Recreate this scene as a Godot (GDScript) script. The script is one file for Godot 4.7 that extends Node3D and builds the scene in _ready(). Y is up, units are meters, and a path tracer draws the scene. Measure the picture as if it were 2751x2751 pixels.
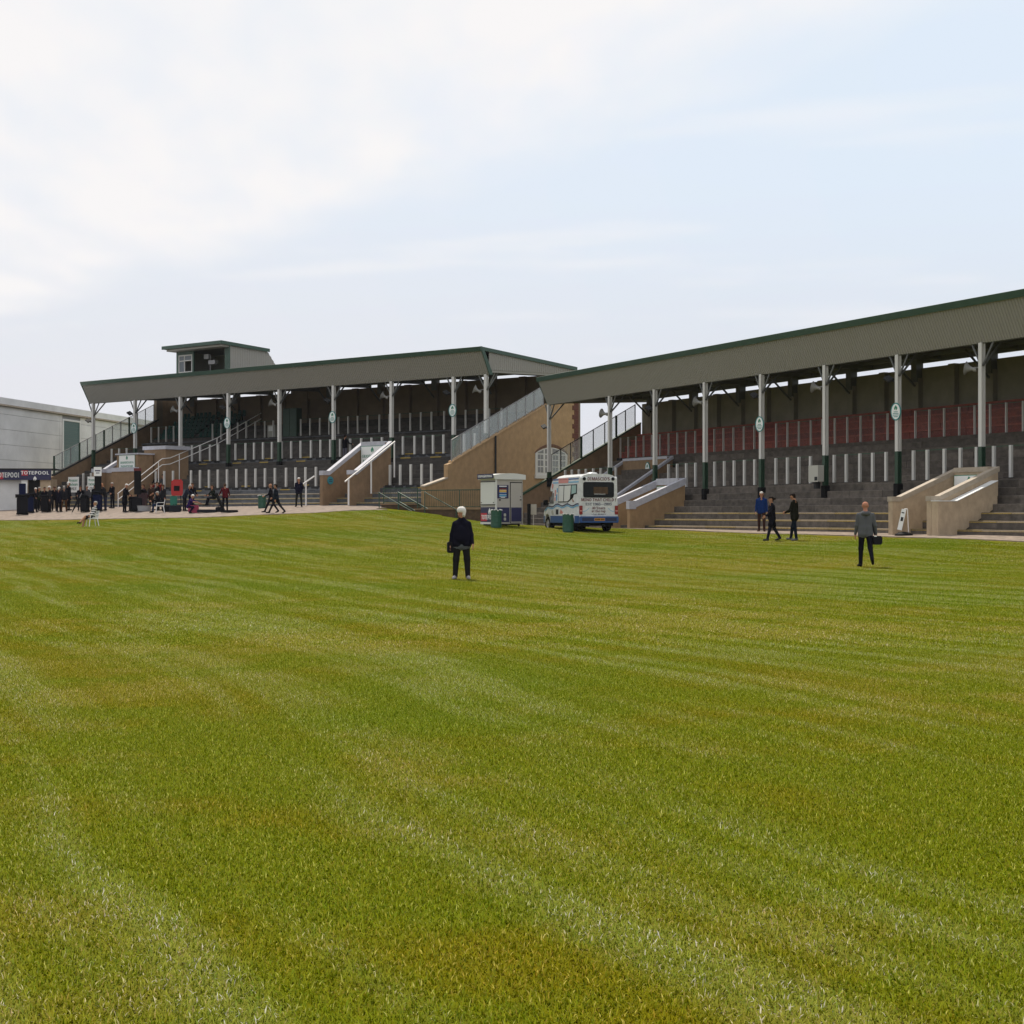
extends Node3D
# A racecourse enclosure: lawn in front of two covered grandstands, seen from the lawn.
# Stand coordinates: x along the stand (towards the right end), y up, z towards the lawn (depth behind the columns is -z).

const F := 4000.0        # focal length in photograph pixels
const CXP := 1375.5
const HYP := 1380.0      # horizon row
const EYE := 1.52
var TR: Transform3D      # stand with red benches
var TL: Transform3D      # stand with commentary box
var used := {}
var mats := {}
var rng := RandomNumberGenerator.new()

# ---------- mesh collector ----------
class MB:
	var v := PackedVector3Array()
	var n := PackedVector3Array()
	var c := PackedColorArray()
	var colored := false
	var col := Color.WHITE
	func tri(a: Vector3, b: Vector3, d: Vector3) -> void:
		var nn := (b - a).cross(d - a)
		if nn.length_squared() < 1e-14: return
		nn = nn.normalized()
		tri_n(a, b, d, nn, nn, nn)
	func tri_n(a: Vector3, b: Vector3, d: Vector3, na: Vector3, nb: Vector3, nd: Vector3) -> void:
		v.append(a); v.append(d); v.append(b)
		n.append(na); n.append(nd); n.append(nb)
		if colored:
			c.append(col); c.append(col); c.append(col)
	func quad(a: Vector3, b: Vector3, d: Vector3, e: Vector3) -> void:
		tri(a, b, d); tri(a, d, e)
	func box(ctr: Vector3, size: Vector3, bas := Basis.IDENTITY) -> MB:
		var h := size * 0.5
		var p := []
		for i in 8:
			p.append(ctr + bas * Vector3(h.x if i & 1 else -h.x, h.y if i & 2 else -h.y, h.z if i & 4 else -h.z))
		quad(p[4], p[5], p[7], p[6]); quad(p[1], p[0], p[2], p[3])
		quad(p[5], p[1], p[3], p[7]); quad(p[0], p[4], p[6], p[2])
		quad(p[6], p[7], p[3], p[2]); quad(p[0], p[1], p[5], p[4])
		return self
	func bb(x0: float, x1: float, y0: float, y1: float, z0: float, z1: float) -> MB:
		return box(Vector3((x0 + x1) / 2, (y0 + y1) / 2, (z0 + z1) / 2), Vector3(absf(x1 - x0), absf(y1 - y0), absf(z1 - z0)))
	# a box with chamfered long edges
	func cbox(x0: float, x1: float, y0: float, y1: float, z0: float, z1: float, r := 0.02) -> MB:
		var poly := PackedVector2Array([Vector2(x0 + r, y0), Vector2(x1 - r, y0), Vector2(x1, y0 + r), Vector2(x1, y1 - r), Vector2(x1 - r, y1), Vector2(x0 + r, y1), Vector2(x0, y1 - r), Vector2(x0, y0 + r)])
		return prism(poly, z0, z1)
	func bar(a: Vector3, b: Vector3, w: float, h: float) -> MB:
		var d := (b - a)
		var l := d.length()
		d = d / l
		var up := Vector3.UP if absf(d.y) < 0.9 else Vector3.RIGHT
		var s := up.cross(d).normalized()
		var u := d.cross(s)
		return box((a + b) / 2, Vector3(w, h, l), Basis(s, u, d))
	func tube(a: Vector3, b: Vector3, r0: float, r1 := -1.0, seg := 8, caps := true) -> MB:
		if r1 < 0: r1 = r0
		var d := (b - a).normalized()
		var up := Vector3.UP if absf(d.y) < 0.9 else Vector3.RIGHT
		var s := up.cross(d).normalized()
		var u := d.cross(s)
		for i in seg:
			var t0 := TAU * i / seg
			var t1 := TAU * (i + 1) / seg
			var e0 := s * cos(t0) + u * sin(t0)
			var e1 := s * cos(t1) + u * sin(t1)
			tri_n(a + e0 * r0, a + e1 * r0, b + e1 * r1, e0, e1, e1)
			tri_n(a + e0 * r0, b + e1 * r1, b + e0 * r1, e0, e1, e0)
			if caps:
				if r0 > 0.001: tri(a, a + e1 * r0, a + e0 * r0)
				if r1 > 0.001: tri(b, b + e0 * r1, b + e1 * r1)
		return self
	# polygon in xy (counter-clockwise) pushed along z, placed by xf
	func prism(poly: PackedVector2Array, z0: float, z1: float, xf := Transform3D.IDENTITY) -> MB:
		if Geometry2D.is_polygon_clockwise(poly) == false:
			pass
		else:
			poly = poly.duplicate(); poly.reverse()
		var area := 0.0
		for i in poly.size():
			var q := poly[(i + 1) % poly.size()]
			area += poly[i].x * q.y - q.x * poly[i].y
		if area < 0:
			poly = poly.duplicate(); poly.reverse()
		var idx := Geometry2D.triangulate_polygon(poly)
		var flip := xf.basis.determinant() < 0
		if flip:
			var zz := z0
			z0 = z1
			z1 = zz
		for i in range(0, idx.size(), 3):
			var a := poly[idx[i]]
			var b := poly[idx[i + 1]]
			var d := poly[idx[i + 2]]
			if (b - a).cross(d - a) < 0:
				var t := b
				b = d
				d = t
			tri(xf * Vector3(a.x, a.y, z1), xf * Vector3(b.x, b.y, z1), xf * Vector3(d.x, d.y, z1))
			tri(xf * Vector3(a.x, a.y, z0), xf * Vector3(d.x, d.y, z0), xf * Vector3(b.x, b.y, z0))
		for i in poly.size():
			var a := poly[i]
			var b := poly[(i + 1) % poly.size()]
			quad(xf * Vector3(a.x, a.y, z0), xf * Vector3(b.x, b.y, z0), xf * Vector3(b.x, b.y, z1), xf * Vector3(a.x, a.y, z1))
		return self
	# profile of (radius, height) turned about y
	func lathe(prof: Array, ctr: Vector3, seg := 16, axis := Basis.IDENTITY) -> MB:
		for k in prof.size() - 1:
			var p: Vector2 = prof[k]
			var q: Vector2 = prof[k + 1]
			var nn := Vector2(q.y - p.y, p.x - q.x).normalized()
			for i in seg:
				var t0 := TAU * i / seg
				var t1 := TAU * (i + 1) / seg
				var d0 := Vector3(cos(t0), 0, -sin(t0))
				var d1 := Vector3(cos(t1), 0, -sin(t1))
				var a := ctr + axis * (d0 * p.x + Vector3.UP * p.y)
				var b := ctr + axis * (d1 * p.x + Vector3.UP * p.y)
				var d := ctr + axis * (d1 * q.x + Vector3.UP * q.y)
				var e := ctr + axis * (d0 * q.x + Vector3.UP * q.y)
				var n0 := axis * (d0 * nn.x + Vector3.UP * nn.y)
				var n1 := axis * (d1 * nn.x + Vector3.UP * nn.y)
				if p.x > 1e-5: tri_n(a, b, d, n0, n1, n1)
				if q.x > 1e-5: tri_n(a, d, e, n0, n1, n0)
		return self
	# thin plate on four corners (counter-clockwise from outside)
	func quad_box(a: Vector3, b: Vector3, d: Vector3, e: Vector3, t: float) -> MB:
		var nn := (b - a).cross(e - a).normalized() * t
		quad(a + nn, b + nn, d + nn, e + nn)
		quad(b, a, e, d)
		quad(a, b, b + nn, a + nn); quad(b, d, d + nn, b + nn); quad(d, e, e + nn, d + nn); quad(e, a, a + nn, e + nn)
		return self
	# move every point, then take fresh flat normals
	func warp(f: Callable) -> MB:
		for i in v.size(): v[i] = f.call(v[i])
		for i in range(0, v.size(), 3):
			var nn := (v[i + 2] - v[i]).cross(v[i + 1] - v[i]).normalized()
			n[i] = nn; n[i + 1] = nn; n[i + 2] = nn
		return self
	func mesh() -> ArrayMesh:
		var arr := []
		arr.resize(Mesh.ARRAY_MAX)
		arr[Mesh.ARRAY_VERTEX] = v
		arr[Mesh.ARRAY_NORMAL] = n
		if colored: arr[Mesh.ARRAY_COLOR] = c
		var m := ArrayMesh.new()
		m.add_surface_from_arrays(Mesh.PRIMITIVE_TRIANGLES, arr)
		return m

# ---------- naming and placing ----------
func numbered(called: String) -> String:
	used[called] = used.get(called, -1) + 1
	return called if used[called] == 0 else "%s_%03d" % [called, used[called]]
func thing(called: String, label: String, category: String, group := "", xf := Transform3D.IDENTITY) -> Node3D:
	var o := Node3D.new()
	o.name = numbered(called)
	add_child(o)
	o.transform = xf
	tag(o, label, category, group)
	return o
func tag(o: Node, label: String, category: String, group := "") -> void:
	o.set_meta("label", label)
	o.set_meta("category", category)
	if group: o.set_meta("group", group)
func part(called: String, m: Mesh, material: Material, parent: Node, xf := Transform3D.IDENTITY) -> MeshInstance3D:
	var o := MeshInstance3D.new()
	o.name = called
	o.mesh = m
	o.material_override = material
	parent.add_child(o, true)
	o.transform = xf
	return o
func pm(called: String, b: MB, material: Material, parent: Node, xf := Transform3D.IDENTITY) -> MeshInstance3D:
	return part(called, b.mesh(), material, parent, xf)
func struct(called: String, m: Mesh, material: Material) -> MeshInstance3D:
	var o := part(called, m, material, self)
	o.set_meta("kind", "structure")
	return o
func copy(o: Node3D, xf: Transform3D, label := "") -> Node3D:
	var d: Node3D = o.duplicate()
	d.name = numbered(String(o.name).rstrip("0123456789").rstrip("_"))
	add_child(d)
	d.transform = xf
	if label: d.set_meta("label", label)
	return d
func text(words: String, size: float, material: Material, parent: Node, xf: Transform3D, called := "lettering", serif := false, squeeze := 1.0, bold := true, italic := false) -> MeshInstance3D:
	var t := TextMesh.new()
	var f := SystemFont.new()
	f.font_names = PackedStringArray(["Droid Serif" if serif else "Droid Sans"])
	f.font_weight = 700 if bold else 400
	f.font_italic = italic
	t.font = f
	t.text = words
	t.font_size = 32
	t.pixel_size = size / 23.0   # size = height of capitals
	t.depth = 0.006
	t.curve_step = 1.0
	return part(called, t, material, parent, xf * Transform3D(Basis.from_scale(Vector3(squeeze, 1, 1)), Vector3.ZERO))

# ---------- materials ----------
func lin(c: Color) -> Color: return c.linear_to_srgb()
func noise_tex(seed_: int, freq: float, lo: float, hi: float, size := 512, oct := 5) -> NoiseTexture2D:
	var fn := FastNoiseLite.new()
	fn.seed = seed_
	fn.noise_type = FastNoiseLite.TYPE_SIMPLEX_SMOOTH
	fn.frequency = freq
	fn.fractal_octaves = oct
	fn.fractal_gain = 0.62
	var t := NoiseTexture2D.new()
	t.width = size; t.height = size
	t.seamless = true
	t.noise = fn
	var g := Gradient.new()
	g.set_color(0, Color(lo, lo, lo)); g.set_color(1, Color(hi, hi, hi))
	t.color_ramp = g
	return t
# colours are linear base colours
func mat(key: String, c: Color, rough := 0.75, metal := 0.0, grain := "", gscale := 0.35, bump := 0.0) -> StandardMaterial3D:
	if mats.has(key): return mats[key]
	var m := StandardMaterial3D.new()
	m.resource_name = key
	m.albedo_color = lin(c)
	m.roughness = rough
	m.metallic = metal
	if grain:
		m.albedo_texture = mats[grain]
		m.uv1_triplanar = true
		m.uv1_world_triplanar = true
		m.uv1_scale = Vector3.ONE * gscale
		if bump > 0.0:
			m.heightmap_enabled = true
			m.heightmap_texture = mats[grain]
			m.heightmap_scale = bump
	mats[key] = m
	return m
func glass(key: String, c: Color, alpha: float) -> StandardMaterial3D:
	if mats.has(key): return mats[key]
	var m := mat(key, c, 0.03)
	m.transparency = BaseMaterial3D.TRANSPARENCY_ALPHA
	m.albedo_color.a = alpha
	return m

# ---------- terrain ----------
var gx := PackedVector2Array()
var gw := PackedFloat64Array()
func tps(r2: float) -> float: return 0.0 if r2 < 1e-9 else 0.5 * r2 * log(r2)
func fit_ground(pts: Array) -> void:
	var n := pts.size()
	var m := n + 3
	var a := []
	for i in m:
		var row := PackedFloat64Array()
		row.resize(m + 1)
		a.append(row)
	for i in n:
		gx.append(Vector2(pts[i][0], pts[i][1]) * 0.1)
	for i in n:
		for j in n: a[i][j] = tps(gx[i].distance_squared_to(gx[j]))
		a[i][i] += 0.08
		a[i][n] = 1.0; a[i][n + 1] = gx[i].x; a[i][n + 2] = gx[i].y
		a[n][i] = 1.0; a[n + 1][i] = gx[i].x; a[n + 2][i] = gx[i].y
		a[i][m] = pts[i][2]
	for k in m:
		var p := k
		for i in range(k + 1, m):
			if absf(a[i][k]) > absf(a[p][k]): p = i
		var t = a[k]; a[k] = a[p]; a[p] = t
		for i in range(k + 1, m):
			var f: float = a[i][k] / a[k][k]
			if f != 0.0:
				for j in range(k, m + 1): a[i][j] -= f * a[k][j]
	gw.resize(m)
	for k in range(m - 1, -1, -1):
		var s: float = a[k][m]
		for j in range(k + 1, m): s -= a[k][j] * gw[j]
		gw[k] = s / a[k][k]
# height of the ground at world x and depth d (= -z)
func ground(x: float, d: float) -> float:
	var q := Vector2(clampf(x, -60, 50), clampf(d, -10, 125)) * 0.1
	var n := gx.size()
	var s := gw[n] + gw[n + 1] * q.x + gw[n + 2] * q.y
	for i in n: s += gw[i] * tps(q.distance_squared_to(gx[i]))
	return s
# where the line of sight through a photograph pixel meets the ground
func gp(px: float, py: float) -> Vector3:
	var dx := (px - CXP) / F
	var dy := (HYP - py) / F
	var d := 20.0
	while d < 118.0:
		if EYE + dy * d <= ground(dx * d, d): break
		d += 0.2
	d -= 0.1
	return Vector3(dx * d, ground(dx * d, d), -d)
# a point at depth d in the direction of a pixel column, standing on the ground
func gd(px: float, d: float) -> Vector3:
	var x := (px - CXP) / F * d
	return Vector3(x, ground(x, d), -d)
func at(p: Vector3, yaw := 0.0) -> Transform3D:
	return Transform3D(Basis(Vector3.UP, yaw), p)
# frame on a stand: along a, height h, depth b behind the columns
func onR(a: float, h: float, b: float) -> Vector3: return TR * Vector3(a, h, -b)
func onL(a: float, h: float, b: float) -> Vector3: return TL * Vector3(a, h, -b)

func _ready() -> void:
	rng.seed = 7
	TR = Transform3D(Basis(Vector3.UP, -1.11829).scaled(Vector3.ONE * 0.95), Vector3(5.549, 0.076, -84.267))
	TL = Transform3D(Basis(Vector3.UP, -0.66053).scaled(Vector3.ONE * 1.05), Vector3(-29.230, -0.076, -115.487))
	# camera
	var cam := Camera3D.new()
	cam.name = "camera"
	cam.fov = 2.0 * rad_to_deg(atan(1375.5 / F))
	cam.near = 0.1
	cam.far = 1500.0
	cam.position = Vector3(0, EYE, 0)
	cam.rotation.x = atan((HYP - CXP) / F)
	add_child(cam)
	cam.current = true
	# sky, exposure, haze
	var env := Environment.new()
	env.background_mode = Environment.BG_SKY
	env.sky = make_sky()
	env.background_energy_multiplier = 1.0
	env.ambient_light_source = Environment.AMBIENT_SOURCE_BG
	env.tonemap_mode = Environment.TONE_MAPPER_LINEAR
	env.tonemap_exposure = 1.0
	env.sdfgi_enabled = true
	env.ssao_enabled = true
	env.ssil_enabled = true
	env.fog_enabled = true
	env.fog_density = 0.00010
	env.fog_light_color = Color(0.86, 0.88, 0.92)
	var we := WorldEnvironment.new()
	we.name = "world_environment"
	we.environment = env
	add_child(we)
	# sun: high, behind the stands and a little to the left
	var sun := DirectionalLight3D.new()
	sun.name = "sun"
	sun.light_energy = 1.35
	sun.light_color = Color(1.0, 0.955, 0.88)
	sun.light_angular_distance = 0.53
	sun.shadow_enabled = true
	add_child(sun)
	var el := deg_to_rad(57.0)
	sun.look_at_from_position(Vector3.ZERO, -Vector3(-0.28 * cos(el), sin(el), -0.96 * cos(el)))
	make_materials()
	build_ground()
	build_stand_red()
	build_stand_box()
	build_warehouse()
	build_booth()
	build_stairs_and_rails()
	build_fixtures()
	build_kiosk()
	build_van()
	build_furniture()
	build_people()

func make_sky() -> Sky:
	# thin high cloud sheet overhead that ends along a slanting edge, blue haze beyond
	var w := 2048
	var h := 1024
	var n1 := FastNoiseLite.new()
	n1.seed = 11; n1.frequency = 0.55; n1.fractal_octaves = 5; n1.fractal_gain = 0.55
	var n2 := FastNoiseLite.new()
	n2.seed = 23; n2.frequency = 0.16; n2.fractal_octaves = 3
	var data := PackedByteArray()
	data.resize(w * h * 3)
	var hor := Vector3(0.880, 0.892, 0.922)
	var blue := Vector3(0.878, 0.927, 0.982)
	var deep := Vector3(0.74, 0.85, 0.96)
	var cloud := Vector3(0.978, 0.970, 0.972)
	var below := Vector3(0.55, 0.56, 0.50)
	for y in h:
		var th := PI * (y + 0.5) / h
		var sy := cos(th)
		var sr := sin(th)
		for x in w:
			var c := below
			if sy > -0.004:
				var ph := TAU * (x + 0.5) / w
				var dx := sr * sin(ph)
				var dd := sr * cos(ph)
				var yy := maxf(sy, 0.02)
				var px := dx / yy
				var py := dd / yy
				var e := clampf(sy * 3.4, 0.0, 1.0)
				c = hor.lerp(blue, smoothstep(0.12, 0.8, e)).lerp(deep, smoothstep(0.35, 1.0, sy) * 0.7)
				var toward := maxf(0.0, (-0.28 * dx + 0.96 * dd) / maxf(sr, 0.001))
				c = c.lerp(Vector3(0.945, 0.935, 0.945), 0.45 * pow(toward, 14.0) * (1.0 - sy))   # air brightens round the sun
				var edge := 1.0 - (0.238 * py + 0.30 * px)
				var a := n1.get_noise_2d(px * 1.3 + py * 0.25, py * 0.8)
				var b := n2.get_noise_2d(px + 40.0, py * 0.7)
				var cov := smoothstep(-0.09, 0.13, edge + 0.12 * a + 0.08 * b)
				var mottle := n1.get_noise_2d(px * 4.0 + 11.0, py * 1.5 + px * 1.2)
				cov *= 0.80 + 0.40 * a + 0.12 * b + 0.55 * mottle
				var streak := smoothstep(0.16, 0.6, n1.get_noise_2d(px * 0.5 + 90.0, py * 1.5 + px * 0.5)) * 0.42
				cov = maxf(cov, streak) * smoothstep(0.03, 0.16, sy)
				c = c.lerp(cloud, clampf(cov, 0.0, 1.0))
			var i := (y * w + x) * 3
			data[i] = int(c.x * 255.0); data[i + 1] = int(c.y * 255.0); data[i + 2] = int(c.z * 255.0)
	var pano := PanoramaSkyMaterial.new()
	pano.panorama = ImageTexture.create_from_image(Image.create_from_data(w, h, false, Image.FORMAT_RGB8, data))
	var s := Sky.new()
	s.sky_material = pano
	return s

func make_materials() -> void:
	mats["n_fine"] = noise_tex(3, 0.02, 0.66, 1.0)
	mats["n_soft"] = noise_tex(5, 0.010, 0.84, 1.0)
	mats["n_blot"] = noise_tex(9, 0.014, 0.58, 1.0)
	mats["n_streak"] = noise_tex(15, 0.014, 0.80, 1.0)
	mat("white_paint", Color(0.58, 0.575, 0.56), 0.5)
	mat("coping", Color(0.52, 0.53, 0.60), 0.6, 0.0, "n_soft", 0.7)
	mat("cream_coping", Color(0.46, 0.39, 0.31), 0.7, 0.0, "n_soft", 0.7)
	mat("green_paint", Color(0.018, 0.06, 0.032), 0.45, 0.0, "n_soft", 0.8)
	mat("green_trim", Color(0.028, 0.078, 0.052), 0.45, 0.0, "n_soft", 0.3)
	mat("green_cable", Color(0.02, 0.08, 0.04), 0.5)
	mat("black", Color(0.012, 0.012, 0.013), 0.6)
	mat("black_cloth", Color(0.014, 0.014, 0.017), 0.85)
	mat("steel_dark", Color(0.045, 0.046, 0.048), 0.6, 0.0, "n_soft", 0.5)
	mat("steel_grey", Color(0.25, 0.25, 0.26), 0.45, 0.3)
	mat("rail_white", Color(0.72, 0.71, 0.70), 0.35)
	mat("cladding", Color(0.28, 0.273, 0.25), 0.6)
	mat("steel_beam", Color(0.10, 0.105, 0.102), 0.6)
	mat("roof_sheet", Color(0.14, 0.14, 0.135), 0.8, 0.0, "n_soft", 0.2)
	mat("wall_sand", Color(0.47, 0.31, 0.168), 0.9, 0.0, "n_streak", 0.5, 0.6)
	mat("wall_tan", Color(0.29, 0.192, 0.112), 0.9, 0.0, "n_streak", 0.6)
	mat("wall_cream", Color(0.54, 0.42, 0.29), 0.85, 0.0, "n_streak", 0.6)
	mat("wall_ochre", Color(0.38, 0.25, 0.13), 0.9, 0.0, "n_streak", 0.6)
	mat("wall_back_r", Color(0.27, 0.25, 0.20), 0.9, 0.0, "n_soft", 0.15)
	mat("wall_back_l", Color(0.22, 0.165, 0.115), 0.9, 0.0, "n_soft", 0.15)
	for key in ["wall_sand", "wall_tan", "wall_cream", "wall_ochre"]: mats[key].uv1_scale = Vector3(0.34, 0.20, 0.34)   # rain streaks run down the render
	mat("brick", Color(0.17, 0.055, 0.04), 0.9, 0.0, "n_fine", 0.9, 1.0)
	mat("brick_arch", Color(0.20, 0.10, 0.06), 0.9, 0.0, "n_fine", 0.9, 1.0)
	for i in 3:
		var k: float = [0.85, 1.0, 1.18][i]
		mat("conc_r%d" % i, Color(0.175, 0.148, 0.125) * k, 0.95, 0.0, "n_blot", 0.3, 0.8)
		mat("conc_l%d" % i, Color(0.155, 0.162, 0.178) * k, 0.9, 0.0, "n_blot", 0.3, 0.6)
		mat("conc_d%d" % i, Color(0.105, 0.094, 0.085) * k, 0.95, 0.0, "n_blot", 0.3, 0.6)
	mat("yellow_line", Color(0.66, 0.46, 0.09), 0.8, 0.0, "n_blot", 1.6)
	mat("yellow_worn", Color(0.62, 0.47, 0.24), 0.85, 0.0, "n_blot", 2.2)
	mat("red_bench", Color(0.36, 0.055, 0.030), 0.6, 0.0, "n_blot", 0.5)
	mat("red_bench_b", Color(0.27, 0.036, 0.022), 0.6, 0.0, "n_blot", 0.5)
	mat("red_edge", Color(0.46, 0.095, 0.055), 0.6, 0.0, "n_blot", 0.8)
	mat("seat_green", Color(0.012, 0.055, 0.045), 0.6).metallic_specular = 0.2
	mat("paving", Color(0.36, 0.285, 0.235), 0.95, 0.0, "n_blot", 0.22, 0.4)
	mat("paving_r", Color(0.40, 0.315, 0.25), 0.95, 0.0, "n_blot", 0.3, 0.4)
	mat("low_wall", Color(0.13, 0.078, 0.042), 0.9, 0.0, "n_blot", 0.5, 0.8)
	mat("warehouse", Color(0.87, 0.88, 0.89), 0.5, 0.0, "n_soft", 0.05)
	mat("warehouse_seam", Color(0.30, 0.31, 0.33), 0.6)
	mat("navy", Color(0.018, 0.018, 0.075), 0.4)
	mat("sign_red", Color(0.45, 0.02, 0.04), 0.5)
	mat("sign_white", Color(0.78, 0.80, 0.80), 0.5)
	mat("sign_green", Color(0.02, 0.20, 0.12), 0.5)
	mat("sign_teal", Color(0.02, 0.22, 0.22), 0.5)
	mat("bin_green", Color(0.012, 0.085, 0.052), 0.4, 0.0, "n_soft", 1.2)
	mat("grey_box", Color(0.42, 0.42, 0.38), 0.6)
	glass("rail_glass", Color(0.62, 0.72, 0.72), 0.20)
	glass("clear_glass", Color(0.30, 0.34, 0.34), 0.03).metallic_specular = 0.05
	glass("dark_glass", Color(0.03, 0.035, 0.035), 0.72)
	mat("shutter_green", Color(0.02, 0.085, 0.07), 0.4)
	mat("plaque_teal", Color(0.03, 0.22, 0.27), 0.5)
	mat("horn_grey", Color(0.27, 0.27, 0.265), 0.5)
	mat("van_white", Color(0.74, 0.76, 0.77), 0.3, 0.0, "n_soft", 0.6)
	mat("van_blue", Color(0.016, 0.075, 0.25), 0.35)
	mat("van_sky", Color(0.12, 0.36, 0.58), 0.35)
	mat("van_navy", Color(0.008, 0.018, 0.07), 0.35)
	mat("dark_red", Color(0.11, 0.006, 0.010), 0.45)
	mat("tail_red", Color(0.22, 0.012, 0.010), 0.2)
	mat("plate_amber", Color(0.50, 0.22, 0.02), 0.4)
	mat("tyre", Color(0.015, 0.015, 0.016), 0.85)
	mat("rim", Color(0.35, 0.35, 0.36), 0.4, 0.4)
	mat("kiosk_grey", Color(0.40, 0.375, 0.35), 0.5)
	mat("kiosk_white", Color(0.62, 0.63, 0.61), 0.45)
	mat("poster_yellow", Color(0.62, 0.36, 0.04), 0.5)
	mat("poster_pink", Color(0.55, 0.22, 0.20), 0.5)
	mat("poster_blue", Color(0.08, 0.28, 0.48), 0.5)
	mat("red_gloss", Color(0.40, 0.012, 0.014), 0.25)
	mat("pink_case", Color(0.28, 0.012, 0.06), 0.45)
	mat("dark_case", Color(0.02, 0.022, 0.028), 0.6)
	mat("maroon_case", Color(0.045, 0.018, 0.024), 0.6)
	mat("case_green", Color(0.01, 0.16, 0.11), 0.5)
	mat("navy_cloth", Color(0.010, 0.014, 0.045), 0.8)
	mat("tub_grey", Color(0.32, 0.33, 0.35), 0.5)
	mat("bin_bag", Color(0.75, 0.75, 0.75), 0.3)
	mat("wood", Color(0.30, 0.17, 0.09), 0.7, 0.0, "n_soft", 1.0)
	mat("plastic_white", Color(0.75, 0.76, 0.76), 0.35)
	mat("hair_white", Color(0.62, 0.60, 0.57), 0.7)
	mat("hair_grey", Color(0.30, 0.28, 0.26), 0.7)
	mat("hair_dark", Color(0.018, 0.013, 0.011), 0.6)
	mat("hair_brown", Color(0.06, 0.032, 0.018), 0.6)
	var fig := mat("figure", Color(1, 1, 1), 0.8)
	fig.vertex_color_use_as_albedo = true
	fig.metallic_specular = 0.12
	for key in ["black", "black_cloth", "dark_case", "navy_cloth", "tyre", "hair_dark", "hair_brown", "steel_dark"]: mats[key].metallic_specular = 0.15
	mat("pane_mint", Color(0.30, 0.45, 0.44), 0.2)
	mat("pane_dark", Color(0.16, 0.16, 0.15), 0.06)
	mat("pane_black", Color(0.012, 0.014, 0.014), 0.08).metallic_specular = 0.25
	mat("sky_pane", Color(0.10, 0.12, 0.14), 0.08)
	glass("window_glass", Color(0.10, 0.12, 0.13), 0.55)
	# turf: living and dry grass, mowing-band sheen painted in, over 100 m of ground
	var w := 1024
	var f1 := FastNoiseLite.new()
	f1.seed = 31; f1.frequency = 0.012; f1.fractal_octaves = 5; f1.fractal_gain = 0.6
	var f2 := FastNoiseLite.new()
	f2.seed = 41; f2.frequency = 1.0; f2.fractal_octaves = 3; f2.fractal_gain = 0.55
	var f3 := FastNoiseLite.new()
	f3.seed = 53; f3.frequency = 0.09; f3.fractal_octaves = 3
	var f4 := FastNoiseLite.new()
	f4.seed = 61; f4.frequency = 0.045; f4.fractal_octaves = 4
	var data := PackedByteArray()
	data.resize(w * w * 3)
	var green := Vector3(0.61, 0.63, 0.13)
	var lush := Vector3(0.48, 0.61, 0.14)
	var olive := Vector3(0.71, 0.59, 0.11)
	var straw := Vector3(1.0, 0.78, 0.60)
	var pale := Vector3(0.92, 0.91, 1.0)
	for r in w:
		var d := (1.0 - (r + 0.5) / w) * 100.0
		for q in w:
			var x := ((q + 0.5) / w - 0.5) * 100.0
			var t := 0.899 * x + 0.437 * d
			var s := 0.437 * x - 0.899 * d
			t += 0.55 * f3.get_noise_2d(x * 0.9, d * 0.9)
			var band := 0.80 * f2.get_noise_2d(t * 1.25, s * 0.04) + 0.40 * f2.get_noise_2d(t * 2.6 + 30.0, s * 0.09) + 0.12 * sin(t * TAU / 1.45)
			var patch := 0.6 * f1.get_noise_2d(x * 6.0, d * 6.0) + 0.8 * f1.get_noise_2d(x * 45.0, d * 45.0)
			var big := f4.get_noise_2d(x * 2.2 + 70.0, d * 2.2)
			var c := green.lerp(olive, smoothstep(-0.25, 0.35, patch))
			c = c.lerp(lush, smoothstep(0.05, 0.45, -big) * 0.7)
			c = c.lerp(pale, smoothstep(-0.24, 0.46, band + 0.50 * patch) * 0.74)  # pale bands: sheen from the lay of the blades, put into the colour
			c = c.lerp(straw, smoothstep(0.06, 0.58, big + 0.30 * band + 0.55 * patch) * 0.60)
			var i := (r * w + q) * 3
			var k := Color(c.x, c.y, c.z).linear_to_srgb()
			data[i] = k.r8; data[i + 1] = k.g8; data[i + 2] = k.b8
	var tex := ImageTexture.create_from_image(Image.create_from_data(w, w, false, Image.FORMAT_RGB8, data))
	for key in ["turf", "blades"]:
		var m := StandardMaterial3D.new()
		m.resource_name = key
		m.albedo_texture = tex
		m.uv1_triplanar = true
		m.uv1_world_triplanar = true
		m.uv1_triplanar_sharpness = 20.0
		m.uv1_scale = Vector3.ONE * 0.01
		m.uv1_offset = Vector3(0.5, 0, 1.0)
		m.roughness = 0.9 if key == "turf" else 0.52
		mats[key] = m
	mats["turf"].albedo_color = lin(Color(0.17, 0.175, 0.03))
	mats["blades"].vertex_color_use_as_albedo = true
	mats["blades"].albedo_color = Color.WHITE
	mats["blades"].metallic_specular = 0.07
	mats["turf"].metallic_specular = 0.05
	mats["blades"].backlight_enabled = true
	mats["blades"].backlight = lin(Color(0.5, 0.55, 0.2))

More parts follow.
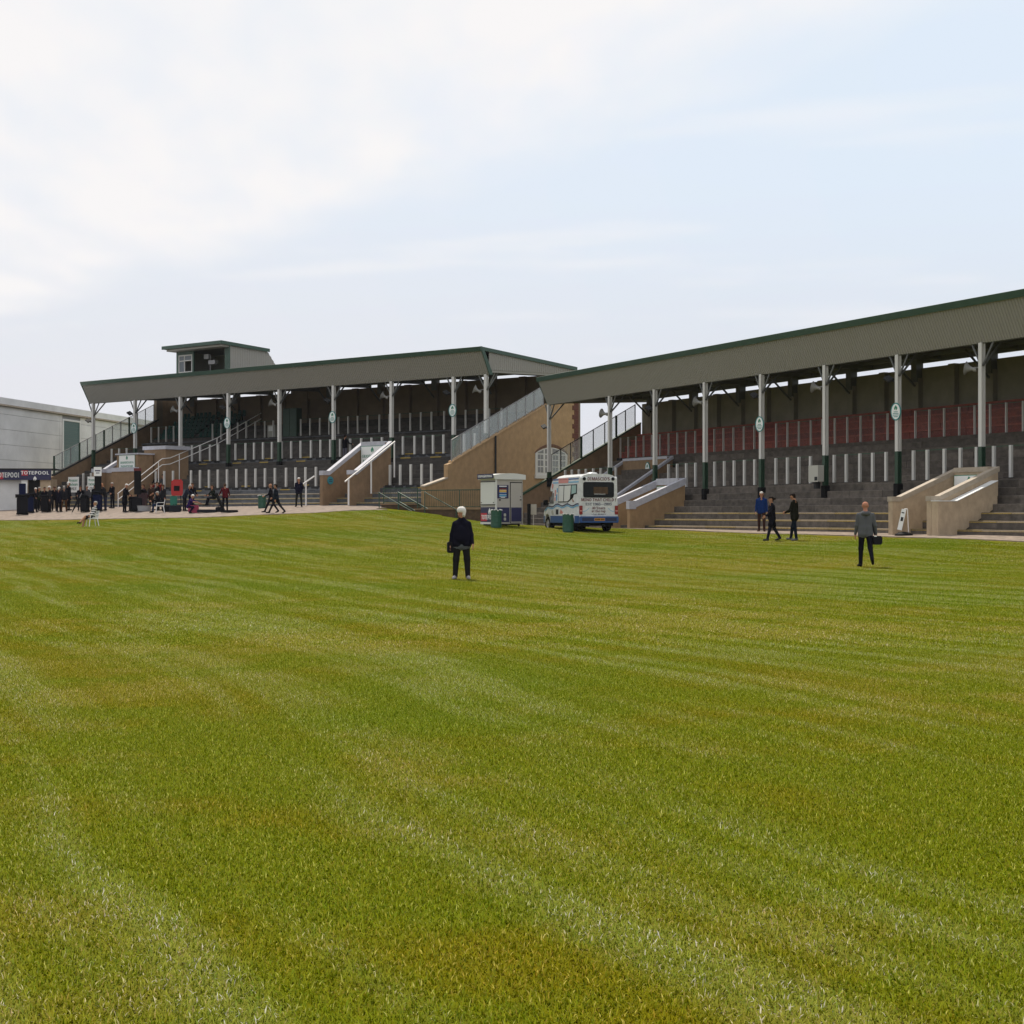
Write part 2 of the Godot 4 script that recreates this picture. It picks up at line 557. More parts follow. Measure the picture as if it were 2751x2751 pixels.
# ---------- lawn, grass, paving ----------
# front edge of the paving before the stand with the commentary box
func apron_b(a: float) -> float:
	return -14.0 - (33.0 - a) * 0.224 if a < 33.0 else -14.0 + (a - 33.0) * 1.65
func build_ground() -> void:
	var pts := [[0, 0, 0.0], [-8, 12, 0.0], [8, 12, 0.0], [-40, 5, 0.0], [40, 5, 0.0], [-18, 30, 0.02], [20, 28, 0.0], [-3.3, 35, 0.0], [9.7, 41, 0.03], [10.1, 57, 0.46], [3, 67, 0.68], [-0.7, 69, 0.94], [-22.5, 79, 0.78], [-1.3, 82.0, 1.02], [-55, 60, 0.4], [45, 45, 0.55], [45, 90, 0.7]]
	for a in [-4.0, 6.0, 16.0, 26.0, 36.0]:
		var p := onR(a, 0, -4.3)
		pts.append([p.x, -p.z, 0.745 - maxf(0, a - 20) * 0.004])
		p = onR(a, 0, 5.0)
		pts.append([p.x, -p.z, 0.75])
	for a in [-20.0, -10.0, 0.0, 10.0, 20.0, 30.0]:
		var p := onL(a, 0, -7.0)
		pts.append([p.x, -p.z, 1.97])
		p = onL(a, 0, 4.0)
		pts.append([p.x, -p.z, 2.0])
	for e in [[0.0, 1399.5, 91.5], [280.0, 1394.6, 89.5], [560.0, 1389.6, 86.3], [880.0, 1381.6, 81.6], [1041.0, 1368.0, 83.5], [94.0, 1377.0, 102.0], [335.0, 1377.5, 96.7], [40.0, 1371.5, 109.0]]:
		pts.append([(e[0] - CXP) / F * e[2], e[2], EYE + (HYP - e[1]) / F * e[2]])
	fit_ground(pts)
	# ground sheet, fine where it is seen and coarse beyond
	var xs := []
	var ds := []
	for v in [-400, -250, -160, -110, -80]: xs.append(float(v))
	for i in 81: xs.append(-60.0 + i * 1.5)
	for v in [70, 90, 130, 200, 400]: xs.append(float(v))
	for v in [-60, -30, -10]: ds.append(float(v))
	for i in 91: ds.append(i * 1.4)
	for v in [140, 170, 230, 330, 500]: ds.append(float(v))
	var hh := []
	for i in ds.size():
		var row := PackedFloat64Array()
		for j in xs.size(): row.append(ground(xs[j], ds[i]))
		hh.append(row)
	var g := MB.new()
	for i in ds.size() - 1:
		for j in xs.size() - 1:
			var a := Vector3(xs[j], hh[i][j], -ds[i])
			var b := Vector3(xs[j + 1], hh[i][j + 1], -ds[i])
			var c := Vector3(xs[j + 1], hh[i + 1][j + 1], -ds[i + 1])
			var d := Vector3(xs[j], hh[i + 1][j], -ds[i + 1])
			var up := Vector3.UP
			g.tri_n(a, b, c, up, up, up)
			g.tri_n(a, c, d, up, up, up)
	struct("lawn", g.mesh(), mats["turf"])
	# paving in front of the stand with the commentary box
	pave("apron_paving", TL, -34.0, 35.0, -14.0, -6.3, mats["paving"])
	pave("path_paving", TR, -8.5, 44.0, -5.2, -2.8, mats["paving_r"])
	build_grass()

func pave(called: String, tf: Transform3D, a0: float, a1: float, b0: float, b1: float, m: Material) -> void:
	var g := MB.new()
	var na := int((a1 - a0) / 1.0)
	var nb := int(maxf(3, (b1 - b0) / 0.8))
	var P := func(i: int, j: int) -> Vector3:
		var lawn_side: bool = called == "apron_paving"
		var a := lerpf(a0, lerpf(a1, 31.9, float(j) / nb) if lawn_side else a1, float(i) / na)
		var b := lerpf(apron_b(a) + 0.3 * sin(a * 0.37) if lawn_side else b0 + 0.25 * sin(a * 0.45 + 1.0), b1, float(j) / nb)
		var p := tf * Vector3(a, 0, -b)
		p.y = ground(p.x, -p.z) + 0.035
		return p
	for i in na:
		for j in nb:
			g.quad(P.call(i, j), P.call(i + 1, j), P.call(i + 1, j + 1), P.call(i, j + 1))
		var e0: Vector3 = P.call(i, 0)
		var e1: Vector3 = P.call(i + 1, 0)
		g.quad(e0 + Vector3.DOWN * 0.3, e1 + Vector3.DOWN * 0.3, e1, e0)
	struct(called, g.mesh(), m)

func on_lawn(p: Vector3) -> bool:
	var l := TL.affine_inverse() * p
	if -l.z > apron_b(l.x) - 0.4 and l.x < 32.0 + maxf(0.0, l.z - 7.2) * 0.857 + 0.3: return false
	if l.z < 8.4 and l.x > 31.0: return false
	var r := TR.affine_inverse() * p
	if r.z < 5.5 and r.x > -9.0: return false
	return p.z > -108.0

func grass_patch(size: float, count: int, wide: float, tall: float, seed_: int) -> ArrayMesh:
	var r := RandomNumberGenerator.new()
	r.seed = seed_
	var v := PackedVector3Array()
	var n := PackedVector3Array()
	var c := PackedColorArray()
	v.resize(count * 9); n.resize(count * 9); c.resize(count * 9)
	for i in count:
		var p := Vector3(r.randf_range(-0.5, 0.5) * size, -0.004, r.randf_range(-0.5, 0.5) * size)
		var az := r.randf() * TAU
		var dir := Vector3(cos(az), 0, sin(az))
		var side := Vector3(-dir.z, 0, dir.x)
		if r.randf() < 0.5: side = side.rotated(Vector3.UP, r.randf_range(-1, 1))
		var l := tall * r.randf_range(0.45, 1.25)
		var lean := r.randf_range(0.35, 1.45)
		var w := wide * r.randf_range(0.6, 1.3) * 0.5
		var m := p + (Vector3.UP * cos(lean * 0.55) + dir * sin(lean * 0.55)) * l * 0.5
		var t := m + (Vector3.UP * cos(lean * 1.25) + dir * sin(lean * 1.25)) * l * 0.5
		var k := r.randf_range(0.60, 1.15)
		var col := Color(0.285, 0.325, 0.050) * k
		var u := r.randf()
		if u < 0.07: col = Color(0.62, 0.62, 0.60) * k  # whitish blades: sun glitter on the grass painted as blade colour
		elif u < 0.13: col = Color(0.44, 0.38, 0.20) * k
		elif u < 0.30: col = Color(0.20, 0.28, 0.045) * k
		var n0 := (Vector3.UP * 1.1 - dir * sin(lean) * 0.4 + Vector3.UP * 0.2 * cos(lean)).normalized()
		var n1 := (Vector3.UP * 1.0 - dir * sin(lean) * 0.2).normalized()
		var e := i * 9
		var sw := side * w
		v[e] = p - sw; v[e + 1] = m - sw; v[e + 2] = m + sw
		v[e + 3] = p - sw; v[e + 4] = m + sw; v[e + 5] = p + sw
		v[e + 6] = m - sw; v[e + 7] = t; v[e + 8] = m + sw
		for q in 9:
			n[e + q] = n0
			c[e + q] = col
		n[e + 7] = n1
	var arr := []
	arr.resize(Mesh.ARRAY_MAX)
	arr[Mesh.ARRAY_VERTEX] = v
	arr[Mesh.ARRAY_NORMAL] = n
	arr[Mesh.ARRAY_COLOR] = c
	var mesh := ArrayMesh.new()
	mesh.add_surface_from_arrays(Mesh.PRIMITIVE_TRIANGLES, arr)
	return mesh

func build_grass() -> void:
	# [patch size, blades, blade width, height, from depth, to depth]
	var sets := [[1.5, 42000, 0.0040, 0.027, 2.0, 17.0], [3.0, 50000, 0.0065, 0.030, 17.0, 41.0], [2.0, 14000, 0.010, 0.036, 41.0, 109.0]]
	var k := 0
	for s in sets:
		for variant in 1:
			var where := []
			var size: float = s[0]
			var d: float = s[4]
			while d < s[5]:
				var half: float = 0.372 * (d + size) + 3.0
				var x := -ceilf(half / size) * size
				while x < half:
					var p := Vector3(x + size / 2, 0, -(d + size / 2))
					if true:
						if on_lawn(p):
							var y := ground(p.x, -p.z)
							var sx := (ground(p.x + 0.5, -p.z) - ground(p.x - 0.5, -p.z))
							var sz := (ground(p.x, -p.z - 0.5) - ground(p.x, -p.z + 0.5))
							var up := Vector3(-sx, 1, -sz).normalized()
							var bx := Vector3(1, sx, 0).normalized()
							var b := Basis(bx, up, bx.cross(up)) * Basis(Vector3.UP, PI / 2 * (hash(Vector2i(roundi(x * 2) + 77, roundi(d * 2))) % 4))
							where.append(Transform3D(b, Vector3(p.x, y, p.z)))
					x += size
				d += size
			var mm := MultiMesh.new()
			mm.transform_format = MultiMesh.TRANSFORM_3D
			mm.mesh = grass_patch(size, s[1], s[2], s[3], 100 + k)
			mm.instance_count = where.size()
			for i in where.size(): mm.set_instance_transform(i, where[i])
			var o := MultiMeshInstance3D.new()
			o.name = numbered("grass")
			o.multimesh = mm
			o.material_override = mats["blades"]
			add_child(o)
			o.set_meta("kind", "stuff")
			tag(o, ["short mown lawn grass close by, single blades showing", "mown lawn grass in pale and green bands at middle distance", "mown lawn grass on the slope up to the grandstands"][k], "grass")
			k += 1

# ---------- grandstands ----------
# corrugated sheet between a top line and a bottom line (each y, z), along x
func corrugated(x0: float, x1: float, top: Vector2, bot: Vector2, pitch := 0.16, deep := 0.036) -> MB:
	var g := MB.new()
	var down := Vector3(0, bot.x - top.x, bot.y - top.y)
	var out := Vector3.RIGHT.cross(-down).normalized()
	if out.z < 0: out = -out
	var T := Vector3(0, top.x, top.y)
	var Bm := Vector3(0, bot.x, bot.y)
	var x := x0
	while x < x1 - 0.001:
		var xs: Array[float] = [x, x + pitch * 0.35, x + pitch * 0.5, x + pitch * 0.85, x + pitch]
		var os: Array[float] = [0.0, 0.0, deep, deep, 0.0]
		for i in 4:
			var a: Vector3 = Vector3(minf(xs[i], x1), 0, 0) + out * os[i]
			var b: Vector3 = Vector3(minf(xs[i + 1], x1), 0, 0) + out * os[i + 1]
			g.quad(Bm + a, Bm + b, T + b, T + a)
		x += pitch
	return g
func h_beam(y0: float, y1: float, w := 0.20, d := 0.20, t := 0.024) -> MB:
	var g := MB.new()
	g.bb(-w / 2, w / 2, y0, y1, d / 2 - t, d / 2)
	g.bb(-w / 2, w / 2, y0, y1, -d / 2, -d / 2 + t)
	g.bb(-t / 2, t / 2, y0, y1, -d / 2 + t, d / 2 - t)
	return g
# one column with its green foot, black shoe and braces
func column(p: Node, a: float, y0: float, ysplit: float, y1: float, braces := true) -> void:
	var c := pm("column", h_beam(ysplit, y1, 0.19, 0.21), mats["white_paint"], p, Transform3D(Basis.IDENTITY, Vector3(a, 0, 0)))
	pm("column_foot", h_beam(y0 + 0.28, ysplit, 0.20, 0.22), mats["green_paint"], c)
	pm("column_shoe", MB.new().cbox(-0.14, 0.14, y0 - 0.3, y0 + 0.28, -0.15, 0.15, 0.03), mats["black"], c)
	if braces:
		for s in [-1, 1]:
			pm("knee_brace", MB.new().bar(Vector3(s * 0.05, y1 - 0.95, -0.02), Vector3(s * 0.62, y1 + 0.02, -0.06), 0.06, 0.07), mats["steel_beam"], c)
		pm("knee_brace", MB.new().bar(Vector3(0, y1 - 0.9, -0.12), Vector3(0, y1 + 0.35, -1.3), 0.06, 0.08), mats["steel_beam"], c)
# crush barrier upright on its base plate
var bar_mesh: ArrayMesh
var plate_mesh: ArrayMesh
func barrier_row(p: Node, list: Array, y0: float, y1: float, b: float, wide: float, called: String, with_rail := true, glazed := false) -> void:
	var m := h_beam(0.0, y1 - y0, wide, 0.10, 0.016).mesh()
	var pl := MB.new().bb(-0.30, 0.26, -0.16, 0.0, -0.12, 0.12).mesh()
	for i in list.size():
		var o := part(called, m, mats["white_paint"], p, Transform3D(Basis.IDENTITY, Vector3(list[i], y0, -b)))
		part("base_plate", pl, mats["steel_dark"], o)
		if i + 1 < list.size() and list[i + 1] - list[i] < 1.25:
			if with_rail:
				pm("barrier_rail", MB.new().bar(Vector3(list[i], y1 - 0.02, -b - 0.06), Vector3(list[i + 1], y1 - 0.02, -b - 0.06), 0.025, 0.03), mats["green_cable"], p)
			if glazed:
				pm("glass_panel", MB.new().bb(list[i] + 0.05, list[i + 1] - 0.05, y0 + 0.06, y1 - 0.06, -b - 0.006, -b + 0.006), mats["clear_glass"], p)
# terrace: steps with nosing at b0 + k * tread, top y0 + k * rise; slabs cut at the joints
func terrace(p: Node, a0: float, a1: float, b0: float, tread: float, y0: float, rise: float, count: int, tones: Callable, yellow: Callable, slab: float, base: float) -> void:
	for k in count:
		var x := a0
		var zf := -(b0 + k * tread)
		var y := y0 + k * rise
		var i := 0
		while x < a1 - 0.2:
			var l := slab * rng.randf_range(0.72, 1.2)
			var xe := minf(x + l, a1)
			if a1 - xe < 1.0: xe = a1
			var lo := maxf(base - 0.3, y - rise - 0.25)
			var up := rng.randf_range(-0.006, 0.006)
			var fw := rng.randf_range(-0.008, 0.008)
			var g := MB.new()
			var q := 0.022
			var z2 := zf - tread - 0.06
			var poly := PackedVector2Array([Vector2(zf + fw, lo), Vector2(zf + fw, y + up - q), Vector2(zf + fw - q, y + up), Vector2(z2, y + up), Vector2(z2, lo)])
			# profile drawn in (z, y), pushed along x
			g.prism(poly, x + 0.008, xe - 0.008, Transform3D(Basis(Vector3(0, 0, 1), Vector3(0, 1, 0), Vector3(1, 0, 0)), Vector3.ZERO))
			var o := pm("step_slab", g, mats[tones.call(k, i)], p)
			var yk: String = yellow.call(k, (x + xe) / 2)
			if yk:
				pm("step_nosing", nosing(x + 0.012, xe - 0.012, y + up, zf + fw), mats[yk], o)
			x = xe
			i += 1
# worn painted step edge: rounded strip along the front of a tread
func nosing(x0: float, x1: float, y: float, z: float) -> MB:
	var poly := PackedVector2Array([Vector2(z - 0.10, y - 0.03), Vector2(z + 0.006, y - 0.06), Vector2(z + 0.006, y - 0.046), Vector2(z - 0.012, y - 0.012), Vector2(z - 0.05, y + 0.007), Vector2(z - 0.10, y + 0.006)])
	return MB.new().prism(poly, x0, x1, Transform3D(Basis(Vector3(0, 0, 1), Vector3(0, 1, 0), Vector3(1, 0, 0)), Vector3.ZERO))
# glass balustrade that climbs an end wall at x = a; points are (b, y) at the foot
func end_balustrade(p: Node, a: float, posts: Array, line: Callable, high: float, thick: Array, post_mat: String, rail_mat: String) -> void:
	for i in posts.size():
		var b: float = posts[i]
		var y: float = line.call(b)
		var w := 0.13 if i in thick else 0.05
		pm("balustrade_post", MB.new().bb(a - 0.03, a + 0.03, y - 0.02, y + high + 0.03, -b - w / 2, -b + w / 2), mats["green_paint"] if i in thick else mats[post_mat], p)
		if i + 1 < posts.size():
			var b2: float = posts[i + 1]
			var y2: float = line.call(b2)
			var poly := PackedVector2Array([Vector2(-b - 0.04, y + 0.06), Vector2(-b2 + 0.04, y2 + 0.06), Vector2(-b2 + 0.04, y2 + high - 0.03), Vector2(-b - 0.04, y + high - 0.03)])
			pm("glass_panel", MB.new().prism(poly, a - 0.006, a + 0.006, Transform3D(Basis(Vector3(0, 0, 1), Vector3(0, 1, 0), Vector3(1, 0, 0)), Vector3.ZERO)), mats["rail_glass"], p)
			pm("balustrade_rail", MB.new().bar(Vector3(a, y + high, -b), Vector3(a, y2 + high, -b2), 0.05, 0.045), mats[rail_mat], p)
# solid with outline in (b, y), between x = a0 and a1
func sidewall(pts: Array, a0: float, a1: float) -> MB:
	var poly := PackedVector2Array()
	for q in pts: poly.append(Vector2(-q[0], q[1]))
	return MB.new().prism(poly, a0, a1, Transform3D(Basis(Vector3(0, 0, 1), Vector3(0, 1, 0), Vector3(1, 0, 0)), Vector3.ZERO))

func build_stand_red() -> void:
	var s := thing("grandstand", "long covered grandstand with dark red bench rows and concrete terrace steps", "grandstand", "", TR)
	var A0 := -7.9
	var A1 := 42.0
	terrace(s, A0, A1, -3.07, 0.615, 0.90, 0.336, 13, func(k, i): return "conc_r%d" % (hash(Vector2i(k, i)) % 3) if hash(Vector2i(k + 9, i)) % 13 else "conc_r0", func(k, x): return ("yellow_line" if hash(int(x)) % 3 else "yellow_worn") if k < 3 and (x > 9.5) else "", 2.6, 0.6)
	# kerb below the lower barriers, parapet below the upper ones
	pm("barrier_kerb", MB.new().bb(A0, A1, 2.85, 2.98, -0.98, -0.66), mats["conc_r1"], s)
	pm("parapet", MB.new().bb(A0 + 2.0, A1, 4.6, 5.13, -4.92, -4.55), mats["conc_r0"], s)
	# red bench rows: a riser board and a seat plank to each, in lengths
	for k in 4:
		var x := A0 + 0.4
		while x < A1:
			var xe := minf(x + rng.randf_range(3.2, 4.6), A1)
			var y := 5.13 + k * 0.40
			var b := 4.95 + k * 0.46
			var o := pm("bench_riser", MB.new().bb(x + 0.01, xe - 0.01, y - 0.02, y + 0.338, -b - 0.05, -b), mats["red_bench" if rng.randf() < 0.6 else "red_bench_b"], s)
			pm("bench_plank", MB.new().bb(x + 0.012, xe - 0.012, y + 0.340, y + 0.405, -b - 0.48, -b + 0.05), mats["red_edge"], o)
			x = xe
	# back wall with piers, slot of sky above it
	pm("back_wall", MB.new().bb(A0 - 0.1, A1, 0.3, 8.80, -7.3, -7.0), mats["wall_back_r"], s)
	var k := 0
	var ax := -6.6
	while ax < A1:
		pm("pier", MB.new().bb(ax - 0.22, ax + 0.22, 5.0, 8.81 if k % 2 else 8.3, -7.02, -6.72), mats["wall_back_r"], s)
		if k % 2 == 0:
			pm("roof_bracket", MB.new().bb(ax - 0.20, ax + 0.20, 8.1, 9.25, -7.06, -6.62), mats["steel_beam"], s)
			pm("roof_strut", MB.new().bar(Vector3(ax, 7.9, -6.7), Vector3(ax, 9.2, -5.2), 0.07, 0.09), mats["steel_beam"], s)
		ax += 2.56
		k += 1
	# roof: sheet, purlins, rafters
	var slope := func(b): return 10.16 - 0.098 * (b + 0.8)
	pm("roof", sidewall([[-0.78, 10.10], [7.9, slope.call(7.9)], [7.9, slope.call(7.9) + 0.1], [-0.78, 10.22]], A0 - 0.2, A1 + 0.3), mats["roof_sheet"], s)
	for b in [1.2, 2.9, 4.6, 6.3]:
		pm("purlin", MB.new().bb(A0, A1, slope.call(b) - 0.24, slope.call(b) - 0.06, -b - 0.05, -b + 0.05), mats["steel_beam"], s)
	pm("eaves_beam", MB.new().bb(A0, A1, 9.06, 9.32, -7.25, -7.05), mats["steel_beam"], s)
	pm("front_beam", MB.new().bb(A0, A1, 8.50, 8.80, -0.16, -0.06), mats["steel_beam"], s)
	# fascia sheets
	var x2 := A0 - 0.2
	while x2 < A1:
		var xe2 := minf(x2 + 4.8, A1 + 0.3)
		pm("fascia_sheet", corrugated(x2, xe2, Vector2(10.02, 0.68), Vector2(8.53, 0.0)), mats["cladding"], s)
		x2 = x2 + 4.8
	pm("fascia_trim", sidewall([[-0.70, 10.0], [-0.78, 9.98], [-0.86, 10.26], [-0.70, 10.30]], A0 - 0.22, A1 + 0.32), mats["green_trim"], s)
	pm("fascia_end", sidewall([[0.02, 8.50], [-0.80, 10.2], [-0.72, 10.22], [0.14, 8.52]], A0 - 0.26, A0 - 0.205), mats["green_trim"], s)
	pm("gable_sheet", sidewall([[0.10, 8.6], [-0.70, 10.1], [7.8, slope.call(7.8)], [7.8, 8.95]], A0 - 0.12, A0 - 0.06), mats["cladding"], s)
	for i in 9:
		var a: float = -7.98 if i == 0 else (i - 1) * 5.12
		if i == 0: column(s, -7.9, 3.55, 4.2, 8.53)
		else: column(s, a, 2.57, 4.27, 8.53)
		pm("rafter", sidewall([[0.0, 8.85], [0.0, 9.0], [7.0, slope.call(7.0) - 0.06], [7.0, slope.call(7.0) - 0.28]], a - 0.04, a + 0.04), mats["steel_beam"], s)
	column(s, 40.96, 2.57, 4.27, 8.53)
	barrier_row(s, [-7.2, -6.3, -5.35, -4.45, -3.5, -2.55, -1.6, -0.7, 5.27, 6.19, 7.13, 8.06, 9.94, 10.86, 11.77, 12.71, 13.63, 15.46, 16.43, 17.37, 18.29, 20.12, 21.02, 22.01, 22.92, 23.85, 25.68, 26.57, 27.64, 28.62, 29.58, 30.57, 31.52, 32.5, 33.4, 34.4], 3.0, 4.32, 0.80, 0.14, "barrier_post")
	barrier_row(s, [-6.9, -5.9, -4.92, -3.99, -2.99, -2.02, -1.01, -0.01, 0.97, 1.98, 4.02, 4.97, 5.98, 7.01, 8.04, 10.09, 11.12, 12.13, 13.17, 14.14, 15.18, 16.19, 17.25, 18.27, 19.3, 21.31, 22.28, 23.29, 24.29, 25.29, 26.26, 27.25, 28.25, 29.3, 30.3, 31.3, 32.3, 33.3], 5.13, 6.47, 4.72, 0.05, "balustrade_post", true, true)
	# end wall with climbing glass balustrade
	var line := func(b): return 3.71 + 0.547 * b
	pm("end_wall", sidewall([[-3.6, 0.3], [-3.6, line.call(-3.6)], [6.9, line.call(6.9)], [6.9, 0.3]], A0 - 0.35, A0 - 0.05), mats["wall_tan"], s)
	pm("end_wall_coping", sidewall([[-3.65, line.call(-3.65)], [6.9, line.call(6.9)], [6.9, line.call(6.9) + 0.11], [-3.65, line.call(-3.65) + 0.11]], A0 - 0.38, A0 - 0.02), mats["green_paint"], s)
	end_balustrade(s, A0 - 0.2, [0.25, 0.95, 1.68, 2.47, 3.36, 4.22, 5.09, 5.79, 6.53], func(b): return 3.82 + 0.547 * b, 1.36, [3, 6], "steel_dark", "steel_dark")
	# utility cabinet fixed to a column
	var ub := thing("utility_cabinet", "beige metal cabinet strapped to a green column foot above the concrete terrace", "cabinet", "", Transform3D(TR.basis, onR(20.2, 3.0, -0.35)))
	pm("housing", MB.new().cbox(-0.36, 0.36, 0.02, 0.80, -0.2, 0.15, 0.02), mats["grey_box"], ub)
	pm("vent_panel", MB.new().bb(0.1, 0.32, 0.08, 0.26, 0.15, 0.158), mats["steel_dark"], ub)
	pm("bracket", MB.new().bb(-0.1, 0.1, -0.30, 0.02, -0.2, 0.05), mats["steel_dark"], ub)

func build_stand_box() -> void:
	var s := thing("grandstand", "covered grandstand with tan gable end wall and commentary box on its roof", "grandstand", "", TL)
	var A0 := -5.6
	var A1 := 33.35
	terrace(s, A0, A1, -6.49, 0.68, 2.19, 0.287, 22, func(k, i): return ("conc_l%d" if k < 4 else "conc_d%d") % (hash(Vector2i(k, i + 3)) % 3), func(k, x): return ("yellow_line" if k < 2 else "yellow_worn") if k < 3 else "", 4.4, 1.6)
	for q in [[6.9, 11], [10.5, 11], [13.3, 11], [16.9, 11], [26.3, 11], [28.8, 11], [7.2, 10], [10.75, 10], [13.5, 10], [17.1, 10], [26.5, 10], [29.0, 10], [16.2, 4], [21.6, 4], [12.6, 4], [28.0, 3], [12.2, 3], [20.6, 3], [31.6, 3]]:
		var y: float = 2.19 + 0.287 * q[1]
		pm("step_marking", MB.new().bb(q[0] - 0.42, q[0] + 0.42, y - 0.05, y + 0.012, 6.49 - 0.68 * q[1] - 0.1, 6.49 - 0.68 * q[1] + 0.016), mats["yellow_line"], s)
	for q in [[-4.12, 3.05, 3.22], [0.72, 5.06, 5.27], [5.05, 6.95, 7.09]]:
		pm("barrier_kerb", MB.new().bb(A0, A1, q[1], q[2] - 0.05, -q[0] - 0.3, -q[0] + 0.06), mats["conc_l1"], s)
	# walls
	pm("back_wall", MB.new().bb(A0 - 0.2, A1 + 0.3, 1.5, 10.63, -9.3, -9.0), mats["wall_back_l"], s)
	var ax := -4.0
	var k := 0
	while ax < A1:
		pm("pier", MB.new().bb(ax - 0.25, ax + 0.25, 7.5, 10.64, -9.02, -8.75), mats["wall_back_l"], s)
		if k % 2 == 0:
			pm("roof_bracket", MB.new().bb(ax - 0.22, ax + 0.22, 10.1, 11.1, -9.08, -8.68), mats["steel_beam"], s)
			pm("roof_strut", MB.new().bar(Vector3(ax, 9.6, -8.7), Vector3(ax, 10.95, -7.2), 0.07, 0.09), mats["steel_beam"], s)
		ax += 2.56
		k += 1
	pm("shade_panel", MB.new().bb(7.2, 12.2, 10.1, 11.2, -8.95, -8.85), mats["wall_back_l"], s)
	# roof
	var slope := func(b): return 11.40 - 0.047 * (b + 0.83)
	pm("roof", sidewall([[-0.8, 11.32], [9.0, slope.call(9.0) - 0.1], [9.0, slope.call(9.0)], [-0.8, 11.42]], A0 + 0.15, A1 + 0.15), mats["roof_sheet"], s)
	for b in [1.2, 3.2, 5.2, 7.2]:
		pm("purlin", MB.new().bb(A0 + 0.2, A1, slope.call(b) - 0.34, slope.call(b) - 0.12, -b - 0.05, -b + 0.05), mats["steel_beam"], s)
	pm("eaves_beam", MB.new().bb(A0 + 0.2, A1, 10.84, 11.0, -9.25, -9.05), mats["steel_beam"], s)
	pm("front_beam", MB.new().bb(A0 + 0.2, A1, 9.88, 10.18, -0.16, -0.06), mats["steel_beam"], s)
	var x2 := A0 + 0.15
	while x2 < A1 + 0.1:
		var xe := minf(x2 + 4.8, A1 + 0.15)
		pm("fascia_sheet", corrugated(x2, xe, Vector2(11.26, 0.70), Vector2(9.90, 0.0)), mats["cladding"], s)
		x2 = x2 + 4.8
	pm("fascia_trim", sidewall([[-0.70, 11.24], [-0.79, 11.22], [-0.88, 11.49], [-0.70, 11.52]], A0 + 0.12, A1 + 0.20), mats["green_trim"], s)
	pm("fascia_end", sidewall([[0.0, 9.86], [-0.86, 11.45], [-0.58, 11.44], [0.32, 9.90]], A1 + 0.155, A1 + 0.215), mats["green_trim"], s)
	pm("fascia_end", sidewall([[0.0, 9.86], [-0.86, 11.45], [-0.72, 11.44], [0.12, 9.90]], A0 + 0.08, A0 + 0.13), mats["green_trim"], s)
	# gable cladding with upright ribs, one sheet
	var gs := MB.new()
	var b := 0.05
	var gbot := func(q): return 10.16 + 0.043 * q
	while b < 8.95:
		var w := 0.2
		var bs := [b, b + w * 0.4, b + w * 0.5, b + w * 0.9, b + w]
		var os := [0.0, 0.0, 0.035, 0.035, 0.0]
		for i in 4:
			var p0 := Vector3(A1 + 0.10 + os[i], 0, -bs[i])
			var p1 := Vector3(A1 + 0.10 + os[i + 1], 0, -bs[i + 1])
			gs.quad(p0 + Vector3.UP * gbot.call(bs[i]), p1 + Vector3.UP * gbot.call(bs[i + 1]), p1 + Vector3.UP * slope.call(bs[i + 1]), p0 + Vector3.UP * slope.call(bs[i]))
		b += w
	pm("gable_sheet", gs, mats["cladding"], s)
	pm("gable_trim", sidewall([[-0.85, 11.28], [9.1, 10.80], [9.1, 11.03], [-0.85, 11.50]], A1 + 0.15, A1 + 0.21), mats["green_trim"], s)
	pm("gable_soffit", sidewall([[0.1, 10.02], [9.0, 10.40], [9.0, 10.55], [0.1, 10.17]], A1 - 0.25, A1 + 0.09), mats["cladding"], s)
	# gable end wall of the terrace
	var top := func(q): return 5.99 + 0.4195 * q
	pm("gable_wall", sidewall([[-6.0, 0.6], [-6.0, 3.03], [-4.03, 3.53], [-4.03, 4.36], [-3.53, top.call(-3.53) + 0.0], [5.6, 8.32], [8.3, 8.95], [8.3, 10.5], [9.0, 10.5], [9.0, 0.6]], A1 + 0.03, A1 + 0.33), mats["wall_sand"], s)
	for q in [[[-6.06, 3.03], [-4.05, 3.54]], [[-3.6, top.call(-3.6)], [5.7, top.call(5.7)]]]:
		var u: Array = q[0]
		var w: Array = q[1]
		pm("wall_coping", sidewall([[u[0], u[1]], [w[0], w[1]], [w[0], w[1] + 0.09], [u[0], u[1] + 0.09]], A1 - 0.0, A1 + 0.37), mats["cream_coping"] if q[0][0] < -5 else mats["wall_sand"], s)
	# brick quoin up the back corner
	for i in 27:
		var deep := 0.66 if i % 2 == 0 else 0.44
		pm("quoin_brick", MB.new().bb(A1 + 0.02, A1 + 0.36, 1.0 + i * 0.3 + 0.005, 1.3 + i * 0.3 - 0.005, -9.02, -9.02 + deep), mats["brick"], s)
	end_balustrade(s, A1 + 0.18, [-3.53, -2.65, -1.75, -0.89, -0.03, 0.83, 1.71, 2.64, 3.57, 4.45, 5.42], func(q): return top.call(q) + 0.08, 1.22, [], "steel_grey", "steel_grey")
	pm("drain_pipe", MB.new().tube(Vector3(A1 + 0.40, 1.2, -0.33), Vector3(A1 + 0.40, 6.2, -0.33), 0.06), mats["steel_dark"], s)
	gable_window(s, A1 + 0.33)
	# columns and rafters
	for i in 9:
		var a: float = [-5.0, 0.0, 5.12, 10.24, 15.36, 20.48, 25.6, 30.74, 33.28][i]
		column(s, a, 4.77 if i < 8 else 5.95, 6.35, 9.9)
		pm("rafter", sidewall([[0.0, 10.2], [0.0, 10.4], [9.0, slope.call(9.0) - 0.1], [9.0, slope.call(9.0) - 0.34]], a - 0.04, a + 0.04), mats["steel_beam"], s)
